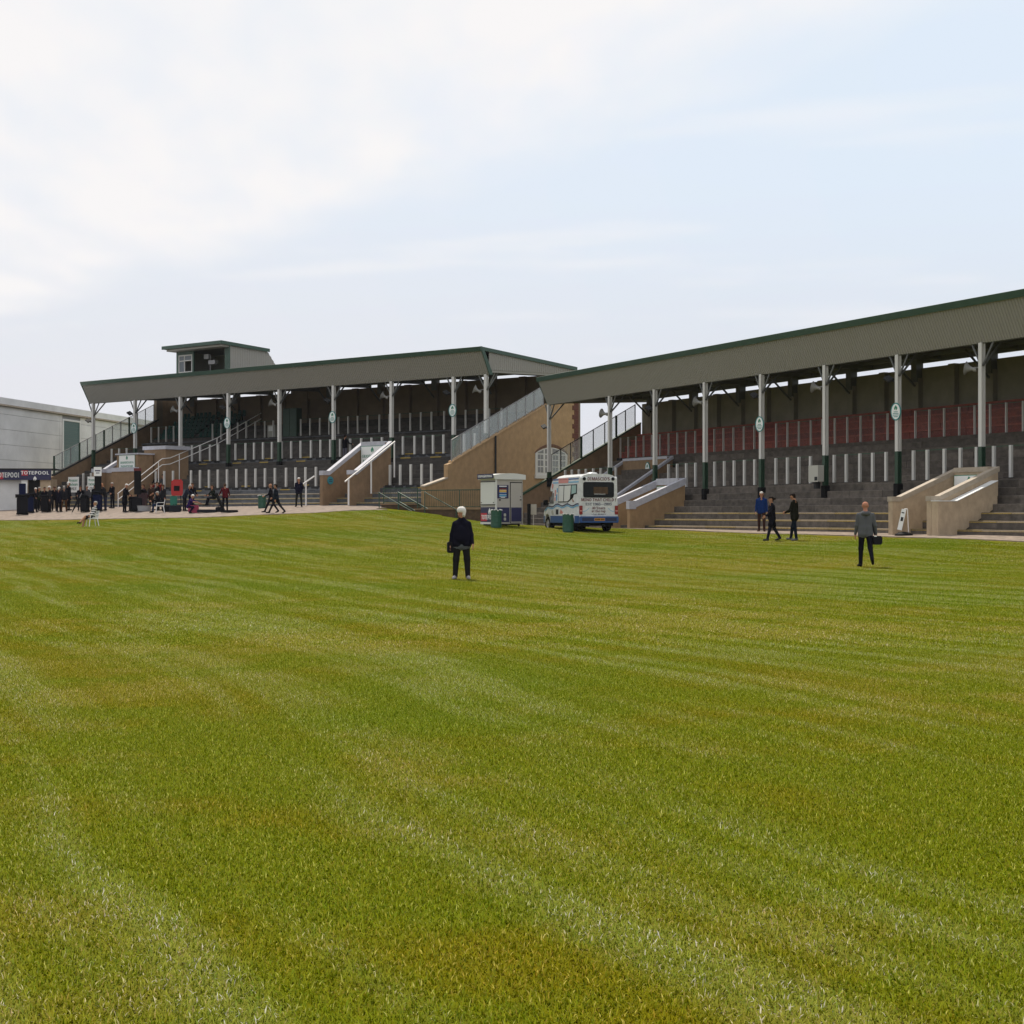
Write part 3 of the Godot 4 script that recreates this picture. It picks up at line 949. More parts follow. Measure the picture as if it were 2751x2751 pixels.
	barrier_row(s, [-0.6, 0.3, 7.52, 8.41, 9.33, 11.19, 12.1, 13.0, 13.88, 14.78, 15.7, 16.61, 17.51, 18.4, 19.32, 20.34, 21.2, 22.09, 23.01, 27.9, 28.4, 29.24, 30.06, 30.9, 31.75, 32.5], 3.22, 4.43, -4.12, 0.125, "barrier_post", false)
	barrier_row(s, [-3.8, -2.9, -2.0, -1.1, 0.9, 1.8, 3.63, 4.56, 5.45, 6.34, 7.4, 8.29, 10.09, 11.13, 12.0, 12.9, 13.79, 14.77, 15.68, 16.59, 17.58, 18.48, 19.39, 20.3, 21.21, 22.21, 23.13, 24.05, 25.86, 26.85, 27.63, 28.39, 29.25, 30.92, 31.77, 32.58], 5.27, 6.44, 0.78, 0.125, "barrier_post")
	barrier_row(s, [-4.6, -3.7, -2.8, -1.9, 2.62, 3.59, 5.42, 6.36, 7.33, 8.35, 9.25, 12.1, 13.04, 14.02, 14.94, 15.86, 16.8, 17.71, 18.65, 19.76, 20.68, 21.64, 22.59, 23.53, 24.47, 25.58, 27.42, 28.37, 29.4, 30.4], 7.09, 8.30, 5.15, 0.085, "barrier_post")
	# left end wall with glass balustrade
	var ll := func(q): return 5.70 + 0.475 * q
	pm("end_wall", sidewall([[-6.6, 1.5], [-6.6, 2.6], [-2.8, ll.call(-2.8)], [6.85, ll.call(6.85)], [6.85, 10.9], [9.0, 10.9], [9.0, 1.5]], A0 - 0.6, A0 - 0.3), mats["wall_tan"], s)
	pm("end_wall_coping", sidewall([[-2.85, ll.call(-2.85)], [6.9, ll.call(6.9)], [6.9, ll.call(6.9) + 0.12], [-2.85, ll.call(-2.85) + 0.12]], A0 - 0.63, A0 - 0.27), mats["steel_dark"], s)
	end_balustrade(s, A0 - 0.45, [-2.75, -2.04, -1.29, -0.49, 0.22, 0.99, 1.76, 2.55, 3.34, 4.14, 4.95, 5.72, 6.55], func(q): return ll.call(q) + 0.1, 1.32, [0, 3, 6, 9], "steel_grey", "steel_grey")
	pm("end_wall_pier", MB.new().bb(A0 - 0.62, A0 - 0.28, 1.5, 10.6, -7.3, -6.7), mats["wall_back_l"], s)
	# green shell seats on raised rows
	var sh := seat_shell().mesh()
	for r in 6:
		var y := 7.05 + r * 0.34
		var bq := 5.75 + r * 0.52
		pm("seat_riser", MB.new().bb(-5.2, 2.6, 6.0, y, -bq - 0.5, -bq), mats["conc_l1"], s)
		for c in 15:
			if c == 9: continue
			part("shell_seat", sh, mats["seat_green"], s, Transform3D(Basis.IDENTITY, Vector3(-4.9 + c * 0.5, y, -bq - 0.22)))
	commentary_box()
	var gb := thing("green_cupboard", "tall dark green wooden cupboard standing on the upper terrace", "cupboard", "", Transform3D(TL.basis, onL(10.5, 7.07, 5.6)))
	pm("carcass", MB.new().bb(-0.72, 0.72, 0.0, 2.1, -0.5, 0.0), mats["green_paint"], gb)
	for q in [-0.36, 0.36]:
		pm("door", MB.new().bb(q - 0.33, q + 0.33, 0.08, 2.02, 0.0, 0.03), mats["green_trim"], gb)
	var gy := thing("meter_box", "grey meter box with white panel on the upper terrace beside green cupboard", "box", "", Transform3D(TL.basis, onL(8.6, 7.07, 5.55)))
	pm("housing", MB.new().cbox(-0.4, 0.4, 0.0, 0.95, -0.3, 0.0, 0.02), mats["grey_box"], gy)
	pm("panel", MB.new().bb(-0.3, 0.25, 0.5, 0.85, 0.0, 0.01), mats["sign_white"], gy)

func seat_shell() -> MB:
	var g := MB.new()
	var prof := [[0.20, 0.34], [0.16, 0.40], [-0.10, 0.36], [-0.16, 0.42], [-0.20, 0.78], [-0.17, 0.82]]
	for i in prof.size() - 1:
		var p: Array = prof[i]
		var q: Array = prof[i + 1]
		var w0 := 0.20 if i < 4 else 0.17
		var w1 := 0.20 if i < 3 else 0.16
		for s in [0.0, -0.02]:
			g.quad(Vector3(-w0, p[1] + s, p[0] + s), Vector3(w0, p[1] + s, p[0] + s), Vector3(w1, q[1] + s, q[0] + s), Vector3(-w1, q[1] + s, q[0] + s))
	g.bb(-0.03, 0.03, 0.0, 0.37, -0.06, 0.0)
	return g

func gable_window(s: Node, x: float) -> void:
	# arched, white painted, small panes; outline in (b, y)
	var xf := Transform3D(Basis(Vector3(0, 0, -1), Vector3(0, 1, 0), Vector3(1, 0, 0)), Vector3(x, 0, 0))   # (b, y) -> stand
	var arc := func(r0: float, y0: float, lift: float) -> Array:
		var o := []
		for i in 13:
			var t := float(i) / 12
			o.append(Vector2(6.07 - r0 + 2 * r0 * t, y0 + lift * sin(PI * t) ** 0.8))
		return o
	var outer: Array = arc.call(1.70, 5.28, 0.42)
	var lint: Array = arc.call(1.80, 5.30, 0.62)
	var inn: Array = arc.call(1.80, 5.30, 0.44)
	for i in 12:
		var m := MB.new()
		m.prism(PackedVector2Array([inn[i] + Vector2(0.01, 0), inn[i + 1], lint[i + 1], lint[i] + Vector2(0.01, 0)]), -0.02, 0.05, xf)
		pm("arch_brick", m, mats["brick_arch"], s)
	var poly := PackedVector2Array([Vector2(4.37, 3.95), Vector2(7.77, 3.95)])
	var rev := outer.duplicate()
	rev.reverse()
	for q in rev: poly.append(q)
	var w := pm("window", MB.new().prism(poly, 0.0, 0.035, xf), mats["white_paint"], s)
	pm("window_sill", MB.new().prism(PackedVector2Array([Vector2(4.30, 3.72), Vector2(7.84, 3.72), Vector2(7.84, 3.95), Vector2(4.30, 3.95)]), 0.0, 0.10, xf), mats["white_paint"], w)
	var xs := [4.50, 5.28, 6.07, 6.86, 7.64]
	var ys := [4.06, 4.47, 4.89, 5.25]
	for i in 4:
		var sub := [xs[i] + 0.08, (xs[i] + xs[i + 1]) / 2, xs[i + 1] - 0.08]
		for u in 2:
			for j in 3:
				pm("pane", MB.new().prism(PackedVector2Array([Vector2(sub[u] + 0.03, ys[j] + 0.04), Vector2(sub[u + 1] - 0.03, ys[j] + 0.04), Vector2(sub[u + 1] - 0.03, ys[j + 1] - 0.03), Vector2(sub[u] + 0.03, ys[j + 1] - 0.03)]), 0.02, 0.045, xf), mats["pane_dark"], w)
	for i in 4:
		var a: float = maxf(xs[i] + 0.08, 4.62)
		var b: float = minf(xs[i + 1] - 0.08, 7.50)
		var ya: float = 5.22 + 0.42 * sin(PI * (a - 4.37) / 3.4) ** 0.8
		var yb: float = 5.22 + 0.42 * sin(PI * (b - 4.37) / 3.4) ** 0.8
		pm("pane", MB.new().prism(PackedVector2Array([Vector2(a, 5.30), Vector2(b, 5.30), Vector2(b, maxf(5.34, yb)), Vector2(a, maxf(5.34, ya))]), 0.02, 0.045, xf), mats["pane_dark"], w)

func commentary_box() -> void:
	var o := thing("commentary_box", "grey green commentary box with open front on the grandstand roof", "cabin", "", TL)
	var a0 := 4.25
	var a1 := 9.85
	var side := [[0.42, 11.1], [0.42, 13.34], [4.0, 13.2], [5.1, 12.1], [5.75, 11.1]]
	# ribbed right wall
	var g := MB.new()
	var b := 0.45
	while b < 5.6:
		var bs := [b, b + 0.08, b + 0.11, b + 0.19, b + 0.22]
		var os := [0.0, 0.0, 0.03, 0.03, 0.0]
		for i in 4:
			var t0: float = 13.3 - 0.03 * bs[i] if bs[i] < 4.0 else 13.2 - (bs[i] - 4.0) * 1.15
			var t1: float = 13.3 - 0.03 * bs[i + 1] if bs[i + 1] < 4.0 else 13.2 - (bs[i + 1] - 4.0) * 1.15
			g.quad(Vector3(a1 + os[i], 11.1, -bs[i]), Vector3(a1 + os[i + 1], 11.1, -bs[i + 1]), Vector3(a1 + os[i + 1], maxf(t1, 11.1), -bs[i + 1]), Vector3(a1 + os[i], maxf(t0, 11.1), -bs[i]))
		b += 0.22
	pm("side_wall", g, mats["cladding"], o)
	pm("side_wall", sidewall(side, a0, a0 + 0.08), mats["cladding"], o)
	pm("floor", MB.new().bb(a0 + 0.09, a1 - 0.1, 11.45, 11.55, -5.0, -0.42), mats["cladding"], o)
	pm("back_panel", MB.new().bb(a0 + 0.09, a1 - 0.1, 11.2, 13.2, -3.98, -3.9), mats["cladding"], o)
	pm("corner_post", MB.new().bb(a1 - 0.42, a1 + 0.04, 11.2, 13.3, -0.46, -0.36), mats["green_trim"], o)
	pm("corner_post", MB.new().bb(a0 - 0.02, a0 + 0.2, 11.2, 13.3, -0.46, -0.36), mats["green_trim"], o)
	pm("divider", MB.new().bb(6.0, 6.14, 11.5, 13.05, -0.44, -0.34), mats["green_trim"], o)
	pm("sill", MB.new().bb(a0, a1, 11.3, 11.66, -0.5, -0.34), mats["green_trim"], o)
	pm("header", MB.new().bb(a0 + 0.21, 6.1, 12.95, 13.18, -0.5, -0.37), mats["green_trim"], o)
	pm("soffit", MB.new().bb(a0 - 0.3, a1 + 0.02, 13.19, 13.33, -0.55, 0.3), mats["cladding"], o)
	var r := pm("roof", sidewall([[-0.42, 13.36], [4.1, 13.22], [4.1, 13.34], [-0.42, 13.48]], a0 - 0.62, a1 + 0.12), mats["roof_sheet"], o)
	pm("roof_trim", MB.new().bb(a0 - 0.65, a1 + 0.16, 13.34, 13.58, 0.42, 0.47), mats["green_trim"], r)
	pm("roof_trim", sidewall([[-0.42, 13.34], [4.1, 13.14], [4.1, 13.38], [-0.42, 13.58]], a1 + 0.125, a1 + 0.17), mats["green_trim"], r)
	var w := pm("window", MB.new().bb(a0 + 0.22, 5.96, 11.66, 11.74, -0.42, -0.36).bb(a0 + 0.22, 5.96, 12.86, 12.94, -0.42, -0.36).bb(a0 + 0.22, 5.96, 12.48, 12.55, -0.42, -0.36).bb(a0 + 0.22, a0 + 0.30, 11.74, 12.86, -0.42, -0.36).bb(5.88, 5.96, 11.74, 12.86, -0.42, -0.36).bb(5.08, 5.15, 11.74, 12.86, -0.42, -0.36), mats["white_paint"], o)
	for q in [[a0 + 0.31, 5.07, 11.75, 12.47], [a0 + 0.31, 5.07, 12.56, 12.85], [5.16, 5.87, 12.56, 12.85]]:
		pm("pane", MB.new().bb(q[0], q[1], q[2], q[3], -0.40, -0.385), mats["sky_pane"], w)
	# camera stand left inside the opening
	pm("camera_stand", MB.new().tube(Vector3(7.3, 11.55, -0.9), Vector3(7.3, 12.9, -0.9), 0.03).box(Vector3(7.6, 12.3, -0.9), Vector3(0.7, 0.28, 0.3)).box(Vector3(6.9, 12.75, -0.9), Vector3(0.5, 0.35, 0.1)), mats["steel_grey"], o)
	pm("strip_lamp", MB.new().bb(9.15, 9.28, 12.65, 13.1, -0.75, -0.6), mats["sign_white"], o)

# ---------- warehouse and betting booth at the left ----------
func build_warehouse() -> void:
	# long wall runs almost straight away from the lawn
	var p0 := Vector3((0.0 - CXP) / F * 113.0, 0, -113.0)
	var dir := Vector3(0.1517, 0, -0.9884)
	p0 -= dir * 26.0
	var nrm := Vector3(0.9884, 0, 0.1517)
	var tf := Transform3D(Basis(-nrm.cross(Vector3.UP) * -1.0, Vector3.UP, nrm), p0)
	tf.basis = Basis(dir, Vector3.UP, dir.cross(Vector3.UP))
	var o := thing("warehouse", "large white clad warehouse with green shutter beyond the grandstand end", "warehouse", "", tf)
	var L := 72.0
	pm("roof", MB.new().bb(-0.3, L, 9.9, 10.1, -29.9, -0.2), mats["warehouse"], o)
	pm("end_wall", MB.new().bb(L - 0.2, L, 0.5, 9.9, -29.8, -0.3), mats["warehouse"], o)
	pm("end_wall", MB.new().bb(0, 0.2, 0.5, 9.9, -29.8, -0.3), mats["warehouse"], o)
	# wall panels in courses with open joints
	var y := 1.0
	var k := 0
	pm("wall_core", MB.new().bb(0.0, L, 0.8, 9.9, -0.3, -0.06), mats["warehouse_seam"], o)
	while y < 9.7:
		var ye := minf(y + 1.16, 9.7)
		var x := 0.0
		while x < L:
			var xe := minf(x + 12.0, L)
			if not (x <= 36.6 and xe > 39.8):
				pm("wall_panel", MB.new().bb(x + 0.015, xe - 0.015, y + 0.012, ye - 0.012, -0.055, 0.0), mats["warehouse"], o)
			else:
				pm("wall_panel", MB.new().bb(x + 0.015, 36.5, y + 0.012, ye - 0.012, -0.055, 0.0), mats["warehouse"], o)
				pm("wall_panel", MB.new().bb(39.9, xe - 0.015, y + 0.012, ye - 0.012, -0.055, 0.0), mats["warehouse"], o)
			x = xe
		y = ye
		k += 1
	var x2 := -0.3
	while x2 < L:
		pm("parapet_panel", MB.new().bb(x2 + 0.012, x2 + 8.0 - 0.012, 9.86, 10.36, -0.2, 0.16), mats["warehouse"], o)
		x2 += 8.0
	pm("gutter", MB.new().bb(-0.3, L, 9.72, 9.85, -0.05, 0.22), mats["cream_coping"], o)
	pm("shutter_frame", MB.new().bb(36.5, 36.68, 1.0, 9.4, -0.02, 0.06).bb(39.72, 39.9, 1.0, 9.4, -0.02, 0.06).bb(36.68, 39.72, 9.25, 9.4, -0.02, 0.06), mats["sign_white"], o)
	var sy := 1.0
	while sy < 9.2:
		pm("shutter_slat", MB.new().bb(36.69, 39.71, sy, minf(sy + 0.30, 9.24), -0.04, 0.0), mats["shutter_green"], o)
		sy += 0.31

func build_booth() -> void:
	# betting booth with two sign faces, set against the warehouse
	var d := 108.0
	var X := func(px: float) -> float: return (px - CXP) / F * d
	var y0 := 1.72
	var o := thing("betting_booth", "white betting booth with navy fascia signs on two sides beside warehouse", "booth", "", Transform3D(Basis(Vector3.UP, 0.10), Vector3(X.call(52.0), 0, -d)))
	var w: float = X.call(135.0) - X.call(52.0)
	# local x along the front, z to the lawn; corner at the origin, left face runs back-left
	pm("wall", MB.new().bb(0.55, w - 0.05, y0 + 0.0, 4.05, -2.4, -0.06), mats["wall_cream"], o)
	pm("doorway", MB.new().bb(0.62, 1.45, y0 + 0.05, 4.0, -0.05, -0.02), mats["black"], o)
	pm("side_wall", MB.new().bb(-4.5, 0.5, y0 - 0.2, 4.05, -2.4, -0.5), mats["warehouse"], o)
	pm("roof", MB.new().bb(-4.6, w + 0.3, 4.72, 4.80, -2.5, 0.12), mats["steel_dark"], o)
	var f := pm("fascia", MB.new().bb(0.0, w, 3.97, 4.74, -0.05, 0.10), mats["navy"], o)
	pm("fascia_red_patch", MB.new().bb(0.18, 0.62, 4.28, 4.66, 0.101, 0.106), mats["sign_red"], f)
	text("TOTEPOOL", 0.25, mats["sign_white"], f, Transform3D(Basis.IDENTITY, Vector3(w * 0.5, 4.48, 0.112)), "lettering", false, 1.15)
	pm("horse_emblem", MB.new().prism(emblem(0.17), 0.106, 0.115, Transform3D(Basis.IDENTITY, Vector3(w * 0.5, 4.08, 0))), mats["sign_white"], f)
	var f2 := pm("fascia", MB.new().bb(-4.6, -0.02, 3.97, 4.74, -0.45, -0.05), mats["navy"], o)
	pm("fascia_red_patch", MB.new().bb(-1.75, -1.15, 4.02, 4.5, -0.049, -0.044), mats["sign_red"], f2)
	text("TOTEPOOL", 0.36, mats["sign_white"], f2, Transform3D(Basis.IDENTITY, Vector3(-0.83, 4.32, -0.038)), "lettering", false, 0.70)
	var b := thing("banner", "tall pale banner leaning in the betting booth doorway", "banner", "", Transform3D(Basis(Vector3.UP, 0.1), o.transform * Vector3(0.38, 0, 0.12)))
	pm("cloth", MB.new().bar(Vector3(-0.08, 1.9, 0), Vector3(-0.02, 4.0, -0.15), 0.02, 0.44), mats["sign_white"], b)
	pm("foot", MB.new().bb(-0.3, 0.3, 1.70, 1.76, -0.15, 0.15), mats["steel_dark"], b)

func emblem(r: float) -> PackedVector2Array:
	# pointed emblem, wider below, notched at the foot
	return PackedVector2Array([Vector2(0, r), Vector2(r * 0.45, r * 0.45), Vector2(r * 0.75, -r * 0.15), Vector2(r * 0.5, -r * 0.65), Vector2(r * 0.18, -r), Vector2(r * 0.12, -r * 0.3), Vector2(-r * 0.12, -r * 0.3), Vector2(-r * 0.25, -r), Vector2(-r * 0.6, -r * 0.6), Vector2(-r * 0.7, -r * 0.1), Vector2(-r * 0.4, r * 0.45)])

# ---------- stair enclosures, hand rails, railings ----------
# a pair of raked walls with a back wall; b runs from front to back
func stairwell(tf: Transform3D, label: String, a0: float, a1: float, bf: float, bb_: float, flat: float, yb: float, yf: float, yt: float, thick: float, wall_mat: String, cop_mat: String, cop: float) -> Node3D:
	var o := thing("stairwell", label, "stairwell", "", tf)
	for a in [a0, a1]:
		var x0: float = a if a == a0 else a - thick
		var x1: float = x0 + thick
		pm("side_wall", sidewall([[bf, yb], [bf, yf], [bf + flat, yf], [bb_, yt], [bb_, yb]], x0, x1), mats[wall_mat], o)
		pm("coping", sidewall([[bf - 0.03, yf - cop + 0.09], [bf - 0.03, yf + 0.09], [bf + flat, yf + 0.09], [bb_ + 0.06, yt + 0.09], [bb_ + 0.06, yt + 0.09 - cop], [bf + flat, yf + 0.09 - cop]], x0 - 0.03, x1 + 0.03), mats[cop_mat], o)
	pm("back_wall", MB.new().bb(a0 + thick, a1 - thick, yb, yt + 0.0, -bb_, -bb_ + thick), mats[wall_mat], o)
	pm("coping", MB.new().bb(a0 + thick + 0.03, a1 - thick - 0.03, yt + 0.09 - cop, yt + 0.088, -bb_ - 0.03, -bb_ + thick + 0.03), mats[cop_mat], o)
	# steps down into the passage
	for i in 5:
		pm("step", MB.new().bb(a0 + thick + 0.01, a1 - thick - 0.01, yb - 0.2, yb + 0.17 * (i + 1) - 0.2, -(bf + 0.5 + i * 0.4) - 0.42, -(bf + 0.5 + i * 0.4)), mats["conc_l1"], o)
	return o

func oval_sign(tf: Transform3D, p: Vector3, label: String, group: String, h := 0.62, turn := 0.0) -> Node3D:
	var o := thing("oval_sign", label, "sign", group, Transform3D(tf.basis * Basis(Vector3.UP, turn), p))
	var ring := PackedVector2Array()
	var disc := PackedVector2Array()
	for i in 24:
		var t := TAU * i / 24
		ring.append(Vector2(cos(t) * h * 0.36, sin(t) * h * 0.56))
		disc.append(Vector2(cos(t) * h * 0.29, sin(t) * h * 0.49))
	pm("rim", MB.new().prism(ring, 0.0, 0.025), mats["sign_teal"], o)
	pm("face", MB.new().prism(disc, 0.02, 0.032), mats["sign_white"], o)
	pm("emblem", MB.new().prism(emblem(h * 0.16), 0.03, 0.038, Transform3D(Basis.IDENTITY, Vector3(0, h * 0.24, 0))), mats["sign_green"], o)
	for i in 4:
		var w: float = h * [0.14, 0.2, 0.21, 0.15][i]
		pm("text_line", MB.new().bb(-w, w, -h * (0.02 + 0.1 * i) - h * 0.022, -h * (0.02 + 0.1 * i) + h * 0.022, 0.032, 0.036), mats["sign_teal"], o)
	return o

func bar_sign(o: Node3D, w: float, h: float) -> void:
	# white board with green border, emblem and two lines of capitals
	pm("border", MB.new().bb(-w / 2, w / 2, -h / 2, h / 2, 0.0, 0.02), mats["sign_green"], o)
	pm("face", MB.new().bb(-w / 2 + 0.03, w / 2 - 0.03, -h / 2 + 0.03, h / 2 - 0.03, 0.021, 0.026), mats["sign_white"], o)
	pm("emblem", MB.new().prism(emblem(h * 0.15), 0.026, 0.032, Transform3D(Basis.IDENTITY, Vector3(0, h * 0.30, 0))), mats["sign_green"], o)
	text("GRANDSTAND &", h * 0.14, mats["sign_green"], o, Transform3D(Basis.IDENTITY, Vector3(0, -h * 0.04, 0.03)), "lettering", true, 0.92)
	text("PADDOCK BAR", h * 0.14, mats["sign_green"], o, Transform3D(Basis.IDENTITY, Vector3(0, -h * 0.30, 0.03)), "lettering", true, 0.92)

func hand_rail(called: String, label: String, tf: Transform3D, path: Array, feet: Array, r: float, m: String, mid := 0.0) -> Node3D:
	var o := thing(called, label, "handrail", "", tf)
	for drop in ([0.0, mid] if mid > 0 else [0.0]):
		for i in path.size() - 1:
			pm("rail", MB.new().tube(path[i] - Vector3.UP * drop, path[i + 1] - Vector3.UP * drop, r), mats[m], o)
	for f in feet:
		pm("post", MB.new().tube(f[0], f[1], r * 1.15), mats[m], o)
	return o

func railing(label: String, p0: Vector3, p1: Vector3, h: float) -> Node3D:
	var o := thing("railing", label, "railing", "", Transform3D(Basis.IDENTITY, p0))
	var d := p1 - p0
	var n := int(d.length() / 0.13)
	pm("top_rail", MB.new().bar(Vector3.UP * h, d + Vector3.UP * h, 0.05, 0.05), mats["green_paint"], o)
	pm("bottom_rail", MB.new().bar(Vector3.UP * 0.1, d + Vector3.UP * 0.1, 0.04, 0.04), mats["green_paint"], o)
	var bm := MB.new().tube(Vector3.UP * 0.1, Vector3.UP * h, 0.011, -1, 5, false).mesh()
	for i in range(1, n):
		part("bar", bm, mats["green_paint"], o, Transform3D(Basis.IDENTITY, d * (float(i) / n)))
	for t in [0.0, 0.5, 1.0]:
		pm("post", MB.new().box(d * t + Vector3.UP * h * 0.5, Vector3(0.06, h, 0.06)), mats["green_paint"], o)
	return o

func build_stairs_and_rails() -> void:
	# cream enclosure with a sloping lean-to at its side
	var c := stairwell(TR, "cream stairwell walls with sloping side block beside the small white board", 29.7, 32.2, -4.0, -0.55, 0.4, 0.4, 2.12, 3.32, 0.25, "wall_cream", "cream_coping", 0.2)
	pm("side_block", sidewall([[-4.02, 0.45], [-4.02, 2.0], [-3.08, 2.0], [-0.99, 2.8], [-0.99, 1.81], [-3.08, 0.66], [-3.08, 0.45]], 32.24, 32.62), mats["wall_cream"], c)
	pm("side_block_cap", sidewall([[-4.04, 2.0], [-3.08, 2.0], [-0.97, 2.81], [-0.97, 2.84], [-3.08, 2.03], [-4.04, 2.03]], 32.235, 32.64), mats["sign_white"], c)
	var sb := thing("bar_sign", "white green-bordered bar sign inside the cream stairwell", "sign", "", Transform3D(TR.basis, onR(30.95, 2.62, -0.88)))
	bar_sign(sb, 1.75, 0.95)
	var c2 := stairwell(TR, "tan stairwell with white copings behind the ice cream van", 6.3, 9.1, -4.0, -0.55, 0.36, 0.4, 2.12, 3.36, 0.25, "wall_ochre", "coping", 0.36)
	pm("coping_end", MB.new().bb(8.80, 9.14, 1.76, 2.20, 3.62, 4.04), mats["coping"], c2)
	var sb2 := thing("bar_sign", "white bar sign mostly hidden between the white-coped stairwell walls by the van", "sign", "", Transform3D(TR.basis, onR(7.7, 2.55, -0.88)))
	bar_sign(sb2, 1.9, 0.95)
	stairwell(TR, "upper tan stairwell with thin white copings below the red benches", -4.2, 1.55, -1.0, 3.4, 0.3, 1.2, 2.35, 4.88, 0.22, "wall_tan", "coping", 0.16)
	oval_sign(TR, onR(-0.9, 4.25, 3.15), "oval white sign on the tan stairwell wall below the red benches", "", 0.75)
	var l1 := stairwell(TL, "brown stairwell with thick lilac-white copings on the blue-grey steps", 26.25, 28.75, -7.0, -3.5, 0.55, 1.6, 3.98, 5.80, 0.24, "wall_tan", "coping", 0.26)
	var ls := thing("bar_sign", "white grandstand and paddock bar sign inside the lilac-coped stairwell", "sign", "", Transform3D(TL.basis, onL(27.5, 5.05, -3.78)))
	bar_sign(ls, 1.9, 1.15)
	var pd := thing("round_plaque", "small round teal plaque on the brown stairwell wall", "plaque", "", Transform3D(TL.basis * Basis(Vector3.UP, PI / 2), onL(26.52, 3.5, -6.4)))
	pm("disc", MB.new().lathe([Vector2(0, 0.03), Vector2(0.24, 0.03), Vector2(0.25, 0.0)], Vector3.ZERO, 18, Basis(Vector3.RIGHT, PI / 2)), mats["plaque_teal"], pd)
	pm("text_line", MB.new().bb(-0.13, 0.13, 0.03, 0.07, 0.03, 0.036).bb(-0.13, 0.13, -0.07, -0.03, 0.03, 0.036), mats["navy"], pd)
	var V := func(a: float, b: float, y: float) -> Vector3: return Vector3(a, y, -b)
	hand_rail("handrail", "white sloping handrail on the right of the lilac-coped stairwell", TL, [V.call(29.0, -7.7, 3.37), V.call(29.0, -3.42, 5.86)], [[V.call(29.0, -7.4, 2.0), V.call(29.0, -7.4, 3.52)], [V.call(29.0, -5.5, 2.7), V.call(29.0, -5.5, 4.63)], [V.call(29.0, -3.48, 3.7), V.call(29.0, -3.48, 5.82)]], 0.045, "rail_white")
	hand_rail("handrail", "short white handrail stub on the left of the lilac-coped stairwell", TL, [V.call(25.6, -7.9, 3.2), V.call(25.9, -7.1, 3.75)], [[V.call(25.7, -7.6, 2.0), V.call(25.7, -7.6, 3.4)]], 0.045, "rail_white")
	# left block with the bar sign and its two walls
	var bl := thing("stair_block", "brown rendered stair block with white cap carrying a bar sign", "stair block", "", TL)
	pm("block", MB.new().bb(4.4, 6.7, 2.0, 5.58, 3.7, 5.0), mats["wall_tan"], bl)
	pm("cap", MB.new().bb(4.32, 6.78, 5.58, 5.68, 3.62, 5.08), mats["coping"], bl)
	pm("front_wall", MB.new().bb(4.15, 6.75, 1.9, 4.42, 5.02, 5.25), mats["wall_tan"], bl)
	pm("front_cap", MB.new().bb(4.10, 6.80, 4.42, 4.70, 4.98, 5.3), mats["coping"], bl)
	pm("rear_block", MB.new().bb(5.6, 7.9, 2.5, 5.95, 1.6, 3.6), mats["wall_tan"], bl)
	pm("rear_cap", MB.new().bb(5.5, 8.0, 5.95, 6.2, 1.5, 3.66), mats["coping"], bl)
	pm("left_wall", sidewall([[-5.2, 1.9], [-5.2, 4.42], [-4.3, 4.42], [-3.0, 5.2], [-3.0, 1.9]], 1.9, 2.14), mats["wall_tan"], bl)
	pm("left_cap", sidewall([[-5.25, 4.42], [-4.3, 4.42], [-2.95, 5.2], [-2.95, 5.42], [-4.3, 4.68], [-5.25, 4.68]], 1.86, 2.18), mats["coping"], bl)
	pm("left_back", MB.new().bb(2.16, 4.1, 1.9, 4.4, 3.9, 4.2), mats["wall_tan"], bl)
	pm("left_back_cap", MB.new().bb(2.19, 4.08, 4.4, 4.68, 3.86, 4.24), mats["coping"], bl)
	var s0 := thing("bar_sign", "white grandstand and paddock bar sign on the brown stair block", "sign", "", Transform3D(TL.basis, onL(5.55, 5.08, -5.01)))
	bar_sign(s0, 1.75, 0.98)
	hand_rail("handrail", "long pale double handrail climbing the terrace beside the brown stair block", TL, [V.call(7.9, -7.6, 2.85), V.call(7.9, -3.9, 5.28), V.call(7.9, -3.2, 5.36), V.call(7.9, 1.0, 6.9), V.call(7.9, 5.2, 8.9)], [[V.call(7.9, -7.55, 1.95), V.call(7.9, -7.55, 2.9)], [V.call(7.9, -4.2, 3.0), V.call(7.9, -4.2, 5.1)], [V.call(7.9, -2.4, 3.8), V.call(7.9, -2.4, 5.65)], [V.call(7.9, 1.0, 5.0), V.call(7.9, 1.0, 6.9)]], 0.03, "rail_white", 0.42)
	# lower steps and railings at the foot of the gable wall
	var lw := thing("retaining_wall", "low brown retaining wall stepping down under the green railings", "wall", "", TL)
	pm("upper_wall", MB.new().bb(31.9, 34.6, 0.8, 2.02, 7.5, 7.75), mats["low_wall"], lw)
	pm("upper_cap", MB.new().bb(31.85, 34.62, 2.02, 2.08, 7.45, 7.8), mats["wall_tan"], lw)
	pm("lower_wall", MB.new().bb(34.9, 41.5, 0.2, 1.74, 8.0, 8.25), mats["low_wall"], lw)
	pm("lower_cap", MB.new().bb(34.85, 41.5, 1.74, 1.80, 7.95, 8.3), mats["wall_tan"], lw)
	railing("green railing with close upright bars in front of the blue-grey steps", onL(31.95, 2.08, -7.6), onL(34.5, 2.08, -7.6), 0.92)
	railing("green railing on the low brown wall below the tan gable end", onL(34.95, 1.80, -8.1), onL(41.0, 1.80, -8.1), 1.05)
